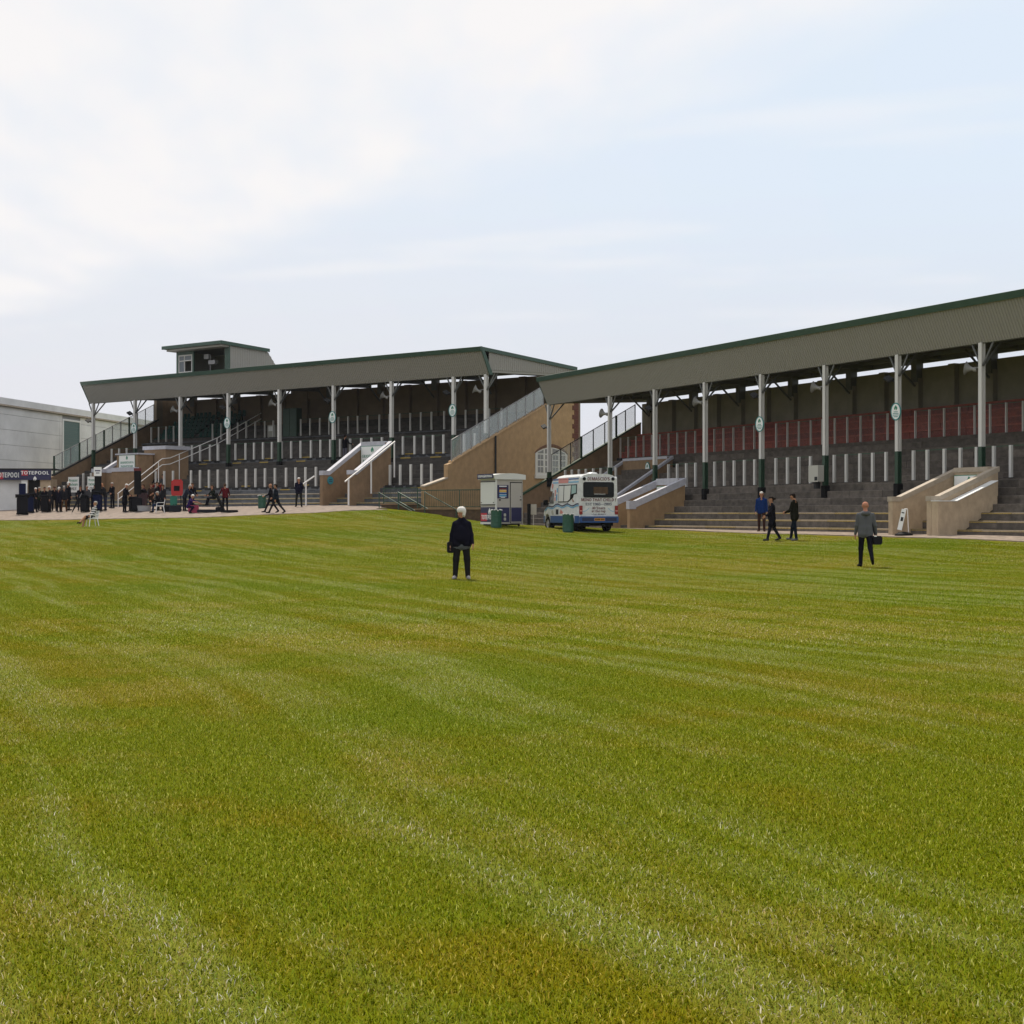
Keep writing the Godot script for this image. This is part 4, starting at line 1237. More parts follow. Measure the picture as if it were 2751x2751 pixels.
	for q in [[33.4, -8.6, "thick green handrail sloping down past the end of the gable wall"], [32.2, -8.9, "thin green handrail sloping down in front of the blue-grey steps"], [35.6, -8.9, "green handrail sloping down across the bars of the lower railing"]]:
		var a: float = q[0]
		var b: float = q[1]
		hand_rail("handrail", q[2], TL, [V.call(a, b + 0.6, 2.72), V.call(a + 2.5, b + 0.6, 1.65)], [[V.call(a + 0.05, b + 0.6, 1.2), V.call(a + 0.05, b + 0.6, 2.7)], [V.call(a + 2.3, b + 0.6, 0.7), V.call(a + 2.3, b + 0.6, 1.7)]], 0.04 if q[2].begins_with("thick") else 0.025, "green_trim", 0.5 if q[2].begins_with("thick") else 0.0)
	# steps behind the van, between the two stands
	var st := thing("steps", "dark steps with pale nosings leading up beside the ice cream van", "steps", "", TR)
	for i in 5:
		var y := 0.86 + 0.30 * i
		var o := pm("step", MB.new().bb(-12.4, -8.4, 0.2, y, -(-3.2 + i * 0.62) - 0.66, -(-3.2 + i * 0.62)), mats["conc_l1"], st)
		pm("step_nosing", nosing(-12.38, -8.42, y, -(-3.2 + i * 0.62)), mats["yellow_worn"], o)

# ---------- loudspeakers, floodlights, oval signs ----------
func build_fixtures() -> void:
	var nth: Array[String] = ["first", "second", "third", "fourth", "fifth", "sixth", "seventh", "eighth", "ninth"]
	for S in [[TR, 7.42, 6.02, "the stand with red benches"], [TL, 8.87, 7.83, "the stand with the commentary box"]]:
		var tf: Transform3D = S[0]
		var red: bool = S[3] == "the stand with red benches"
		var which := func(a: float) -> String:
			if red: return "%s red-bench stand column from its glass-railed end" % nth[0 if a < 0 else 1 + roundi(a / 5.12)]
			return "%s column from the tan gable end" % nth[0 if a > 32.0 else 7 - roundi(a / 5.12)]
		for a in ([0.0, 10.24, 20.48, 30.72] if red else [5.12, 15.36, 25.6, 33.2]):
			var yaw := (2.2 if a == 0.0 and red else 0.0)
			var o := thing("horn_loudspeaker", "grey horn loudspeaker on the " + which.call(a), "loudspeaker", "loudspeakers on " + S[3], Transform3D(tf.basis, tf * Vector3(a - 0.1, S[1], 0.0)))
			pm("bracket", MB.new().tube(Vector3(0.05, 0.12, 0.0), Vector3(-0.28, 0.10, 0.05), 0.025), mats["steel_grey"], o)
			var ax := Basis(Vector3(0, 0, 1), 1.1 + (0.0 if not red else 0.25)) * Basis(Vector3.RIGHT, 0.55)
			pm("horn", MB.new().lathe([Vector2(0.05, -0.22), Vector2(0.10, -0.2), Vector2(0.10, -0.12), Vector2(0.07, -0.05), Vector2(0.10, 0.05), Vector2(0.17, 0.15), Vector2(0.27, 0.24), Vector2(0.285, 0.25), Vector2(0.255, 0.24), Vector2(0.15, 0.13), Vector2(0.06, 0.0), Vector2(0.0, 0.0)], Vector3(-0.42, 0.08, 0.06), 16, ax), mats["horn_grey"], o)
		for a in ([-7.9, 5.12, 15.36, 25.6] if red else [-5.0, 0.0, 10.24, 20.48, 30.74]):
			var o := thing("floodlight", "small tilted floodlight on the " + which.call(a), "floodlight", "floodlights on " + S[3], Transform3D(tf.basis, tf * Vector3(a - 0.1, S[1] - (0.35 if a < 0 else 0.0), 0.0)))
			pm("arm", MB.new().tube(Vector3(0.05, -0.15, 0), Vector3(-0.22, 0.0, 0.1), 0.025), mats["steel_dark"], o)
			var bs := Basis(Vector3(0, 0, 1), -0.5) * Basis(Vector3.RIGHT, 0.45)
			pm("housing", MB.new().box(Vector3(-0.38, 0.08, 0.12), Vector3(0.40, 0.10, 0.30), bs), mats["steel_dark"], o)
			pm("lens", MB.new().box(Vector3(-0.38, 0.08, 0.12) - bs.y * 0.054, Vector3(0.36, 0.01, 0.26), bs), mats["rail_white"], o)
		for a in ([15.36, 25.6] if red else [0.0, 10.24, 20.48, 30.74]):
			oval_sign(tf, tf * Vector3(a, S[2], 0.115), "oval white sign with teal rim on the " + which.call(a), "oval signs on " + S[3], 0.70, 0.35)

# ---------- betting kiosk ----------
func build_kiosk() -> void:
	var c := gd(1332.7, 68.9)
	c.y = 0.93
	var o := thing("betting_kiosk", "small white and navy betting kiosk on castors beside a green bin", "kiosk", "", at(c, deg_to_rad(31)))
	var A := 1.45
	var D := 1.42
	pm("body", MB.new().bb(0.0, A, 0.12, 2.2, -D, 0.0), mats["kiosk_grey"], o)
	# curved canopy: profile along the door side
	var prof := PackedVector2Array([Vector2(-0.10, 2.18), Vector2(A + 0.12, 2.18), Vector2(A + 0.12, 2.36)])
	for i in 9:
		var t := 1.0 - float(i) / 8
		prof.append(Vector2(-0.16 + (A + 0.28) * t, 2.34 + 0.13 * sin(PI * (0.15 + 0.75 * (1.0 - t)))))
	pm("canopy", MB.new().prism(prof, -D - 0.06, 0.07), mats["kiosk_white"], o)
	var lf := Transform3D(Basis(Vector3(0, 0, 1), Vector3(0, 1, 0), Vector3(-1, 0, 0)), Vector3(0, 0, -D))   # left face: x from back corner to near corner
	# left face
	pm("shutter", MB.new().bb(0.06, D - 0.05, 1.03, 2.06, 0.02, 0.045), mats["kiosk_white"], o, lf)
	pm("shutter_frame", MB.new().bb(0.03, D - 0.02, 1.0, 1.03, 0.0, 0.05).bb(0.03, D - 0.02, 2.06, 2.10, 0.0, 0.05), mats["steel_dark"], o, lf)
	for x in [0.14, D - 0.14]:
		pm("latch", MB.new().bb(x - 0.04, x + 0.04, 1.09, 1.12, 0.045, 0.06), mats["black"], o, lf)
	var np := pm("lower_panel", MB.new().bb(0.03, D - 0.02, 0.20, 0.89, 0.0, 0.02), mats["navy"], o, lf)
	pm("red_patch", MB.new().bb(0.04, 0.62, 0.24, 0.62, 0.021, 0.025), mats["sign_red"], np)
	pm("emblem", MB.new().prism(emblem(0.16), 0.022, 0.028, Transform3D(Basis.IDENTITY, Vector3(0.86, 0.70, 0))), mats["sign_white"], np)
	text("TOTEPOOL", 0.21, mats["sign_white"], np, Transform3D(Basis.IDENTITY, Vector3(0.72, 0.42, 0.03)), "lettering", false, 0.82)
	pm("plinth", MB.new().bb(0.02, D, 0.10, 0.195, 0.0, 0.03), mats["kiosk_white"], o, lf)
	var hs := pm("header_sign", MB.new().bb(-0.02, D + 0.02, 2.22, 2.44, 0.165, 0.185), mats["navy"], o, lf)
	for x in [0.36, 1.06]:
		text("TOTEPOOL", 0.10, mats["sign_white"], hs, Transform3D(Basis.IDENTITY, Vector3(x, 2.33, 0.19)), "lettering", false, 0.9)
	pm("emblem", MB.new().prism(emblem(0.06), 0.185, 0.192, Transform3D(Basis.IDENTITY, Vector3(0.71, 2.34, 0))), mats["sign_white"], hs)
	# right face: poster, panel, door
	var po := pm("poster", MB.new().bb(0.06, 0.66, 1.30, 1.92, 0.0, 0.015), mats["navy"], o)
	pm("poster_heading", MB.new().bb(0.16, 0.56, 1.84, 1.885, 0.015, 0.019), mats["sign_white"], po)
	for i in 4:
		pm("poster_block", MB.new().bb(0.17, 0.55, 1.70 - i * 0.105, 1.785 - i * 0.105, 0.015, 0.019), mats[["dark_red", "poster_yellow", "van_blue", "poster_blue"][i]], po)
		pm("poster_line", MB.new().bb(0.17, 0.55, 1.682 - i * 0.105, 1.697 - i * 0.105, 0.015, 0.019), mats["sign_white"], po)
	pm("poster_footer", MB.new().bb(0.25, 0.47, 1.33, 1.355, 0.015, 0.019), mats["sign_white"], po)
	pm("socket", MB.new().bb(0.16, 0.24, 1.20, 1.26, 0.0, 0.02), mats["steel_dark"], o)
	pm("lower_panel", MB.new().bb(0.04, 0.71, 0.20, 0.88, 0.0, 0.016), mats["navy"], o)
	for y in [0.46, 0.27]:
		pm("power_inlet", MB.new().cbox(0.40, 0.51, y, y + 0.14, 0.016, 0.05, 0.02), mats["grey_box"], o)
	pm("door_gap", MB.new().bb(0.75, 1.41, 0.14, 2.06, 0.0, 0.006), mats["black"], o)
	var d := pm("door", MB.new().bb(0.78, 1.38, 0.17, 2.02, 0.0, 0.03), mats["kiosk_grey"], o)
	pm("door_panel", MB.new().bb(0.80, 1.36, 0.22, 0.88, 0.03, 0.036), mats["navy"], d)
	pm("handle", MB.new().bb(1.27, 1.33, 1.22, 1.26, 0.03, 0.07), mats["black"], d)
	pm("keyhole", MB.new().bb(1.29, 1.32, 1.36, 1.40, 0.03, 0.045), mats["black"], d)
	pm("corner_trim", MB.new().bb(-0.03, 0.04, 0.12, 2.18, -0.04, 0.03), mats["kiosk_white"], o)
	pm("underframe", MB.new().bb(0.15, A - 0.1, 0.06, 0.12, -D + 0.1, -0.1), mats["black"], o)
	for q in [[0.12, -0.12], [A - 0.15, -0.12], [0.12, -D + 0.15], [A - 0.15, -D + 0.15]]:
		pm("castor", MB.new().tube(Vector3(q[0] - 0.03, 0.06, q[1]), Vector3(q[0] + 0.03, 0.06, q[1]), 0.06, -1, 10).bb(q[0] - 0.02, q[0] + 0.02, 0.06, 0.13, q[1] - 0.02, q[1] + 0.02), mats["black"], o)
	# bins
	bin(gd(1333.0, 67.9), "green drum bin standing in front of the betting kiosk")
	bin(gd(1526.0, 66.1), "green drum bin standing against the side of the ice cream van")
	bin(gp(704.0, 1366.5), "green drum bin on the paving in front of the blue-grey steps")

func bin(p: Vector3, label: String) -> void:
	var o := thing("litter_bin", label, "bin", "green litter bins", at(p))
	pm("drum", MB.new().lathe([Vector2(0.0, 0.0), Vector2(0.235, 0.0), Vector2(0.235, 0.05), Vector2(0.25, 0.06), Vector2(0.245, 0.25), Vector2(0.255, 0.27), Vector2(0.245, 0.29), Vector2(0.245, 0.52), Vector2(0.255, 0.54), Vector2(0.245, 0.56), Vector2(0.248, 0.79), Vector2(0.258, 0.80), Vector2(0.255, 0.815), Vector2(0.23, 0.81), Vector2(0.23, 0.6), Vector2(0, 0.6)], Vector3.ZERO, 24), mats["bin_green"], o)
	var g := MB.new()
	for i in 10:
		var t := TAU * i / 10
		g.box(Vector3(cos(t) * 0.235, 0.815 + 0.02 * sin(i * 2.3), sin(t) * 0.235), Vector3(0.09, 0.05, 0.05), Basis(Vector3.UP, -t))
	pm("liner", g, mats["bin_bag"], o)

# ---------- ice cream van ----------
func build_van() -> void:
	var c := Vector3(3.10, 0.0, -69.0)
	c.y = ground(3.1, 67.6) - 0.0
	var o := thing("ice_cream_van", "white ice cream van with blue waves, parked with its lettered rear showing", "van", "", at(c, deg_to_rad(20)))
	var tf := Transform3D(Basis(Vector3(0, 0, -1), Vector3(0, 1, 0), Vector3(1, 0, 0)), Vector3.ZERO)   # (forward, up, right)
	var arch := func(u: float, r: float) -> Array:
		var a := []
		for i in 11:
			var t := PI * i / 10
			a.append(Vector2(u + r * cos(t), 0.40 + r * sin(t)))
		return a
	var prof := PackedVector2Array([Vector2(-2.3, 0.40), Vector2(-2.3, 2.40), Vector2(-2.24, 2.47), Vector2(0.55, 2.44), Vector2(1.05, 2.32), Vector2(1.25, 1.98), Vector2(1.24, 1.86), Vector2(0.92, 1.83), Vector2(1.42, 1.20), Vector2(2.02, 1.03), Vector2(2.25, 0.86), Vector2(2.3, 0.40)])
	for q in arch.call(1.62, 0.40): prof.append(q)
	for q in arch.call(-1.35, 0.40): prof.append(q)
	var w := 0.95
	var taper := func(p: Vector3) -> Vector3:
		if p.y > 1.25: p.x *= 1.0 - 0.055 * (p.y - 1.25) / 1.2
		if p.z < -1.6: p.x *= 1.0 - 0.10 * (-p.z - 1.6) / 0.7
		return p
	pm("body", MB.new().prism(prof, -w, w, tf).warp(taper), mats["van_white"], o)
	var rf := pm("roof", MB.new().prism(PackedVector2Array([Vector2(-0.88, 2.40), Vector2(0.88, 2.40), Vector2(0.72, 2.52), Vector2(0.45, 2.59), Vector2(-0.45, 2.59), Vector2(-0.72, 2.52)]), -0.7, 2.27), mats["van_white"], o)
	pm("roof_vent", MB.new().lathe([Vector2(0.26, 2.56), Vector2(0.26, 2.63), Vector2(0.2, 2.67), Vector2(0, 2.69)], Vector3(0.1, 0, 1.3), 16), mats["van_white"], rf)
	# skirts
	for s in [-1, 1]:
		for q in [[-2.3, -1.78], [-0.92, 1.19], [2.05, 2.28]]:
			pm("blue_skirt", MB.new().prism(PackedVector2Array([Vector2(q[0], 0.38), Vector2(q[1], 0.38), Vector2(q[1], 0.70), Vector2(q[0], 0.70)]), w * s - 0.004 if s > 0 else -w - 0.008, w + 0.008 if s > 0 else -w + 0.004, tf).warp(taper), mats["van_blue"], o)
	pm("underbody", MB.new().bb(-0.8, 0.8, 0.25, 0.45, -2.0, 2.1), mats["black"], o)
	# wheels
	for q in [[-0.80, 1.62], [0.80, 1.62], [-0.80, -1.35], [0.80, -1.35]]:
		var wh := Node3D.new()
		wh.name = "wheel"
		o.add_child(wh, true)
		wh.position = Vector3(q[0], 0.33, -q[1])
		var ax := Basis(Vector3(0, 0, 1), PI / 2 * (1 if q[0] < 0 else -1))
		pm("tyre", MB.new().lathe([Vector2(0.2, -0.12), Vector2(0.31, -0.12), Vector2(0.33, -0.09), Vector2(0.33, 0.09), Vector2(0.31, 0.12), Vector2(0.2, 0.12)], Vector3.ZERO, 24, ax), mats["tyre"], wh)
		pm("hub", MB.new().lathe([Vector2(0.21, 0.06), Vector2(0.2, 0.11), Vector2(0.16, 0.08), Vector2(0.08, 0.09), Vector2(0.07, 0.13), Vector2(0, 0.13)], Vector3.ZERO, 20, ax), mats["rim"], wh)
	# left side (x = -w), drawn in (forward, up)
	var sl := Transform3D(Basis(Vector3(0, 0, -1), Vector3(0, 1, 0), Vector3(1, 0, 0)), Vector3.ZERO)
	var side := func(called: String, pts: Array, lift: float, m: String, parent: Node = o) -> MeshInstance3D:
		var poly := PackedVector2Array()
		for q in pts: poly.append(q)
		return pm(called, MB.new().prism(poly, -w - lift, -w + 0.01, sl).warp(taper), mats[m], parent)
	var R := func(u0, u1, y0, y1) -> Array: return [Vector2(u0, y0), Vector2(u1, y0), Vector2(u1, y1), Vector2(u0, y1)]
	side.call("cab_window", [Vector2(0.78, 1.27), Vector2(1.32, 1.27), Vector2(0.98, 1.76), Vector2(0.78, 1.76)], 0.008, "pane_dark")
	var sw := side.call("serving_window", [Vector2(-1.55, 1.52), Vector2(-0.95, 1.32), Vector2(0.20, 1.32), Vector2(0.20, 2.12), Vector2(-1.98, 2.12), Vector2(-1.98, 1.70), Vector2(-1.62, 1.66)], 0.010, "black") as MeshInstance3D
	side.call("pane", [Vector2(-0.42, 1.36), Vector2(0.15, 1.36), Vector2(0.15, 2.08), Vector2(-0.42, 2.08)], 0.016, "kiosk_white", sw)
	side.call("pane", [Vector2(-1.22, 1.46), Vector2(-0.95, 1.36), Vector2(-0.50, 1.36), Vector2(-0.50, 2.08), Vector2(-1.30, 2.08)], 0.016, "kiosk_white", sw)
	side.call("pane", [Vector2(-1.92, 1.74), Vector2(-1.38, 1.68), Vector2(-1.38, 2.08), Vector2(-1.92, 2.08)], 0.016, "pane_mint", sw)
	for q in [[0.28, 0.72, 1.36, 2.10, "kiosk_white"], [0.34, 0.48, 1.40, 1.70, "poster_blue"], [0.52, 0.66, 1.62, 1.90, "poster_pink"], [0.30, 0.42, 1.78, 1.98, "poster_blue"], [0.54, 0.68, 1.40, 1.56, "poster_pink"]]:
		side.call("menu_card", R.call(q[0], q[1], q[2], q[3]), 0.008 if q[4] == "kiosk_white" else 0.013, q[4])
	for q in [[2.34, 2.40, "van_blue"], [2.20, 2.26, "van_sky"]]:
		side.call("roof_stripe", R.call(-2.15, 0.95, q[0], q[1]), 0.008, q[2])
	var nb := side.call("name_board", R.call(-0.95, 0.25, 2.20, 2.42), 0.012, "poster_pink") as MeshInstance3D
	text("DIMASCIO'S", 0.13, mats["dark_red"], nb, Transform3D(Basis(Vector3(0, 0, 1), Vector3(0, 1, 0), Vector3(-1, 0, 0)), Vector3(-w * 0.950 - 0.008, 2.31, 0.35)), "lettering", false, 0.95)
	side.call("cone_emblem", [Vector2(1.0, 1.92), Vector2(1.10, 2.10), Vector2(1.04, 2.2), Vector2(0.94, 2.2), Vector2(0.88, 2.10)], 0.012, "poster_pink")
	for k in 2:
		var g := MB.new()
		var y0: float = [1.17, 1.09][k]
		for i in 60:
			var u0 := -2.25 + 4.3 * i / 60.0
			var u1 := -2.25 + 4.3 * (i + 1) / 60.0
			var h0 := y0 + 0.045 * sin(u0 * 5.2) - maxf(0, u0 - 0.6) * 0.10
			var h1 := y0 + 0.045 * sin(u1 * 5.2) - maxf(0, u1 - 0.6) * 0.10
			g.quad(Vector3(-w - 0.006, h0, -u0), Vector3(-w - 0.006, h0 + 0.055, -u0), Vector3(-w - 0.006, h1 + 0.055, -u1), Vector3(-w - 0.006, h1, -u1))
		pm("wave_stripe", g.warp(taper), mats[["van_navy", "van_sky"][k]], o)
	side.call("fuel_flap", R.call(0.18, 0.48, 0.76, 1.0), 0.01, "steel_dark")
	side.call("side_motif", [Vector2(0.75, 0.76), Vector2(1.0, 0.74), Vector2(1.06, 0.9), Vector2(0.86, 1.0)], 0.008, "grey_box")
	side.call("side_motif", [Vector2(-0.5, 0.78), Vector2(0.02, 0.80), Vector2(-0.1, 0.98), Vector2(-0.3, 0.92)], 0.008, "poster_pink")
	side.call("side_motif", [Vector2(-1.7, 1.35), Vector2(-1.55, 1.33), Vector2(-1.45, 1.5)], 0.008, "wood")
	pm("wing_mirror", MB.new().cbox(-1.22, -1.02, 1.18, 1.44, -1.42, -1.32, 0.03).bb(-1.03, -0.86, 1.24, 1.28, -1.38, -1.36), mats["black"], o)
	pm("windscreen", MB.new().quad_box(Vector3(-0.78, 1.24, -1.44), Vector3(0.78, 1.24, -1.44), Vector3(0.76, 1.80, -0.99), Vector3(-0.76, 1.80, -0.99), 0.02), mats["pane_dark"], o)
	# rear (z = 2.3)
	var rw := PackedVector2Array()
	var corners := [Vector2(0.66, 2.13), Vector2(-0.66, 2.13), Vector2(-0.66, 1.61), Vector2(0.66, 1.61)]
	for n in 4:
		for i in 4:
			var t := (PI / 2) * (i / 3.0 + n)
			rw.append(corners[n] + Vector2(cos(t), sin(t)) * 0.09)
	var seal := pm("rear_window", MB.new().prism(rw, 2.295, 2.312), mats["black"], o)
	var inner := PackedVector2Array()
	for q in rw: inner.append(Vector2(q.x * 0.95, 1.87 + (q.y - 1.87) * 0.91))
	pm("pane", MB.new().prism(inner, 2.312, 2.316), mats["pane_black"], seal)
	pm("inside_view", MB.new().bb(-0.25, 0.45, 1.68, 2.0, 2.316, 2.3175), mats["low_wall"], seal)
	text("www.Dimascio", 0.045, mats["sign_white"], seal, Transform3D(Basis.IDENTITY, Vector3(0.05, 1.68, 2.322)), "lettering", false, 1.3, false)
	for s in [-1, 1]:
		pm("horn_speaker", MB.new().lathe([Vector2(0.075, 0.0), Vector2(0.08, 0.02), Vector2(0.05, 0.015), Vector2(0, 0.012)], Vector3(s * 0.70, 2.36, 2.298), 16, Basis(Vector3.RIGHT, PI / 2)), mats["black"], o)
		var tl := pm("tail_light", MB.new().cbox(s * 0.865 - 0.075, s * 0.865 + 0.075, 0.76, 1.16, 2.29, 2.335, 0.02), mats["tail_red"], o)
		pm("reversing_lens", MB.new().bb(s * 0.865 - 0.06, s * 0.865 + 0.06, 0.90, 0.95, 2.335, 2.34), mats["poster_pink"], tl)
	text("DIMASCIO'S", 0.15, mats["dark_red"], o, Transform3D(Basis.IDENTITY, Vector3(0, 2.36, 2.305)), "lettering", false, 0.92)
	text("MIND THAT CHILD !", 0.135, mats["dark_red"], o, Transform3D(Basis.IDENTITY, Vector3(0, 1.42, 2.305)), "lettering", false, 0.98)
	text("EST 1965—2005", 0.115, mats["van_navy"], o, Transform3D(Basis.IDENTITY, Vector3(0, 1.225, 2.305)), "lettering", true, 1.05)
	text("40 Years", 0.11, mats["dark_red"], o, Transform3D(Basis.IDENTITY, Vector3(0, 1.05, 2.305)), "lettering", true, 1.0, true, true)
	text("at the top", 0.10, mats["dark_red"], o, Transform3D(Basis.IDENTITY, Vector3(0, 0.91, 2.305)), "lettering", true, 1.0, true, true)
	text("• Tel..01493 •", 0.06, mats["van_navy"], o, Transform3D(Basis.IDENTITY, Vector3(0, 0.765, 2.305)), "lettering", true, 1.3)
	for s in [-1, 1]:
		var g := MB.new()
		for i in 6:
			var t := i / 6.0
			g.bb(s * (0.74 - 0.30 * t) - 0.03, s * (0.74 - 0.30 * t) + 0.03, 0.86 + 0.18 * t * t + 0.03, 0.88 + 0.18 * t * t + 0.03, 2.299, 2.304)
		pm("ribbon_motif", g, mats["van_sky"], o)
	var bp := pm("rear_bumper", MB.new().cbox(-0.94, 0.94, 0.40, 0.68, 2.29, 2.40, 0.03), mats["van_blue"], o)
	pm("bumper_recess", MB.new().bb(-0.84, -0.28, 0.46, 0.62, 2.40, 2.404).bb(0.30, 0.84, 0.46, 0.62, 2.40, 2.404), mats["van_navy"], bp)
	pm("number_plate", MB.new().bb(-0.24, 0.26, 0.48, 0.60, 2.40, 2.41), mats["plate_amber"], bp)
	var marks := MB.new()
	for i in 7: marks.bb(-0.20 + i * 0.062 + (0.02 if i > 3 else 0.0), -0.165 + i * 0.062 + (0.02 if i > 3 else 0.0), 0.51, 0.575, 2.41, 2.413)
	pm("plate_characters", marks, mats["black"], bp)
	pm("exhaust", MB.new().tube(Vector3(0.25, 0.3, 1.2), Vector3(0.25, 0.28, 2.35), 0.04), mats["steel_dark"], o)
	pm("rear_axle", MB.new().tube(Vector3(-0.7, 0.33, 1.35), Vector3(0.7, 0.33, 1.35), 0.07).lathe([Vector2(0, -0.14), Vector2(0.14, 0), Vector2(0, 0.14)], Vector3(-0.1, 0.33, 1.35), 10), mats["black"], o)

# ---------- signs, boards and bookmakers' things on the paving ----------
func folding_sign(px: float, py: float) -> void:
	var p := gp(px, py)
	p.y += 0.03
	var o := thing("pavement_sign", "small white swing board on a black domed foot by the cream stairwell", "sign", "", at(p, -0.5))
	pm("foot", MB.new().lathe([Vector2(0.34, 0.0), Vector2(0.33, 0.05), Vector2(0.2, 0.12), Vector2(0.0, 0.15)], Vector3.ZERO, 20), mats["black"], o)
	pm("frame", MB.new().tube(Vector3(0.18, 0.1, 0.0), Vector3(0.14, 1.0, 0.0), 0.018).tube(Vector3(0.14, 1.0, 0), Vector3(0.02, 1.0, 0), 0.018), mats["rail_white"], o)
	var b := pm("board", MB.new().box(Vector3(-0.07, 0.60, 0.02), Vector3(0.17, 0.80, 0.03), Basis(Vector3(0, 0, 1), -0.22)), mats["sign_white"], o)
	pm("print", MB.new().box(Vector3(-0.06, 0.62, 0.04), Vector3(0.09, 0.15, 0.01), Basis(Vector3(0, 0, 1), -0.22)).box(Vector3(-0.02, 0.86, 0.04), Vector3(0.10, 0.04, 0.01), Basis(Vector3(0, 0, 1), -0.22)), mats["steel_dark"], b)

func white_chair(p: Vector3, yaw: float, label: String) -> void:
	var o := thing("plastic_chair", label, "chair", "white plastic chairs", at(p, yaw))
	pm("seat", MB.new().cbox(-0.24, 0.24, 0.40, 0.45, -0.24, 0.24, 0.02), mats["plastic_white"], o)
	var b := pm("backrest", MB.new().box(Vector3(0, 0.64, -0.27), Vector3(0.44, 0.42, 0.035), Basis(Vector3.RIGHT, -0.18)), mats["plastic_white"], o)
	for s in [-1, 1]:
		pm("leg", MB.new().tube(Vector3(s * 0.21, 0.42, 0.2), Vector3(s * 0.26, 0.0, 0.26), 0.03, 0.024), mats["plastic_white"], o)
		pm("leg", MB.new().tube(Vector3(s * 0.21, 0.42, -0.2), Vector3(s * 0.25, 0.0, -0.28), 0.03, 0.024), mats["plastic_white"], o)
		pm("armrest", MB.new().bar(Vector3(s * 0.26, 0.64, -0.26), Vector3(s * 0.27, 0.63, 0.18), 0.05, 0.03).bar(Vector3(s * 0.27, 0.63, 0.18), Vector3(s * 0.25, 0.42, 0.22), 0.04, 0.03), mats["plastic_white"], o)

# betting pitch: cabinet on a cart, tray and sloping board
func pitch(p: Vector3, yaw: float, label: String, w: float, h: float, body: String, tray: bool, board := 0.0, bmat := "dark_case") -> Node3D:
	var o := thing("betting_pitch", label, "betting stand", "", at(p, yaw))
	pm("cabinet", MB.new().cbox(-w / 2, w / 2, 0.12, h, -0.25, 0.25, 0.03), mats[body], o)
	for s in [-1, 1]:
		pm("wheel", MB.new().tube(Vector3(s * w * 0.4, 0.09, 0.2), Vector3(s * w * 0.4 + 0.05, 0.09, 0.2), 0.09, -1, 12), mats["tyre"], o)
	pm("foot_rail", MB.new().bb(-w * 0.55, w * 0.55, 0.02, 0.12, -0.3, -0.05), mats["black"], o)
	if tray:
		pm("tray", MB.new().box(Vector3(0, h + 0.12, 0.12), Vector3(w * 1.25, 0.05, 0.6), Basis(Vector3.RIGHT, -0.3)).bb(-w * 0.4, w * 0.4, h, h + 0.1, -0.1, 0.2), mats["dark_case"], o)
		pm("papers", MB.new().box(Vector3(w * 0.1, h + 0.16, 0.16), Vector3(w * 0.5, 0.012, 0.25), Basis(Vector3.RIGHT, -0.3)), mats["sign_white"], o)
	if board > 0:
		pm("mast", MB.new().bb(-0.05, 0.05, h, h + board * 0.5, -0.18, -0.1), mats["black"], o)
		pm("odds_board", MB.new().cbox(-0.22, 0.22, h + board * 0.12, h + board, -0.16, -0.06, 0.03), mats[bmat], o)
	return o

func bag(p: Vector3, yaw: float, label: String, size: Vector3, m: String, handle := true) -> void:
	var o := thing("bag", label, "bag", "", at(p, yaw))
	var h := size * 0.5
	var prof := []
	pm("shell", MB.new().cbox(-h.x, h.x, 0.01, size.y, -h.z, h.z, minf(0.06, size.y * 0.3)), mats[m], o)
	if handle:
		pm("handle", MB.new().tube(Vector3(-h.x * 0.3, size.y - 0.01, 0), Vector3(-h.x * 0.25, size.y + 0.07, 0), 0.015).tube(Vector3(-h.x * 0.25, size.y + 0.07, 0), Vector3(h.x * 0.25, size.y + 0.07, 0), 0.015).tube(Vector3(h.x * 0.25, size.y + 0.07, 0), Vector3(h.x * 0.3, size.y - 0.01, 0), 0.015), mats["black"], o)

func notice(p: Vector3, yaw: float, label: String, w: float, h: float, lift: float) -> void:
	var o := thing("enclosure_sign", label, "sign", "", at(p, yaw))
	pm("board", MB.new().bb(-w / 2, w / 2, lift, lift + h, 0.0, 0.03), mats["sign_white"], o)
	for s in [-1, 1]: pm("leg", MB.new().bb(s * w * 0.42 - 0.03, s * w * 0.42 + 0.03, 0.0, lift, 0.0, 0.04), mats["steel_dark"], o)
	text("Premier", h * 0.16, mats["sign_green"], o, Transform3D(Basis.IDENTITY, Vector3(0, lift + h * 0.77, 0.034)), "lettering", true, 1.0)
	text("Enclosure", h * 0.16, mats["sign_green"], o, Transform3D(Basis.IDENTITY, Vector3(0, lift + h * 0.51, 0.034)), "lettering", true, 0.82)
	text("ONLY", h * 0.17, mats["steel_dark"], o, Transform3D(Basis.IDENTITY, Vector3(0, lift + h * 0.22, 0.034)), "lettering", true, 1.0)

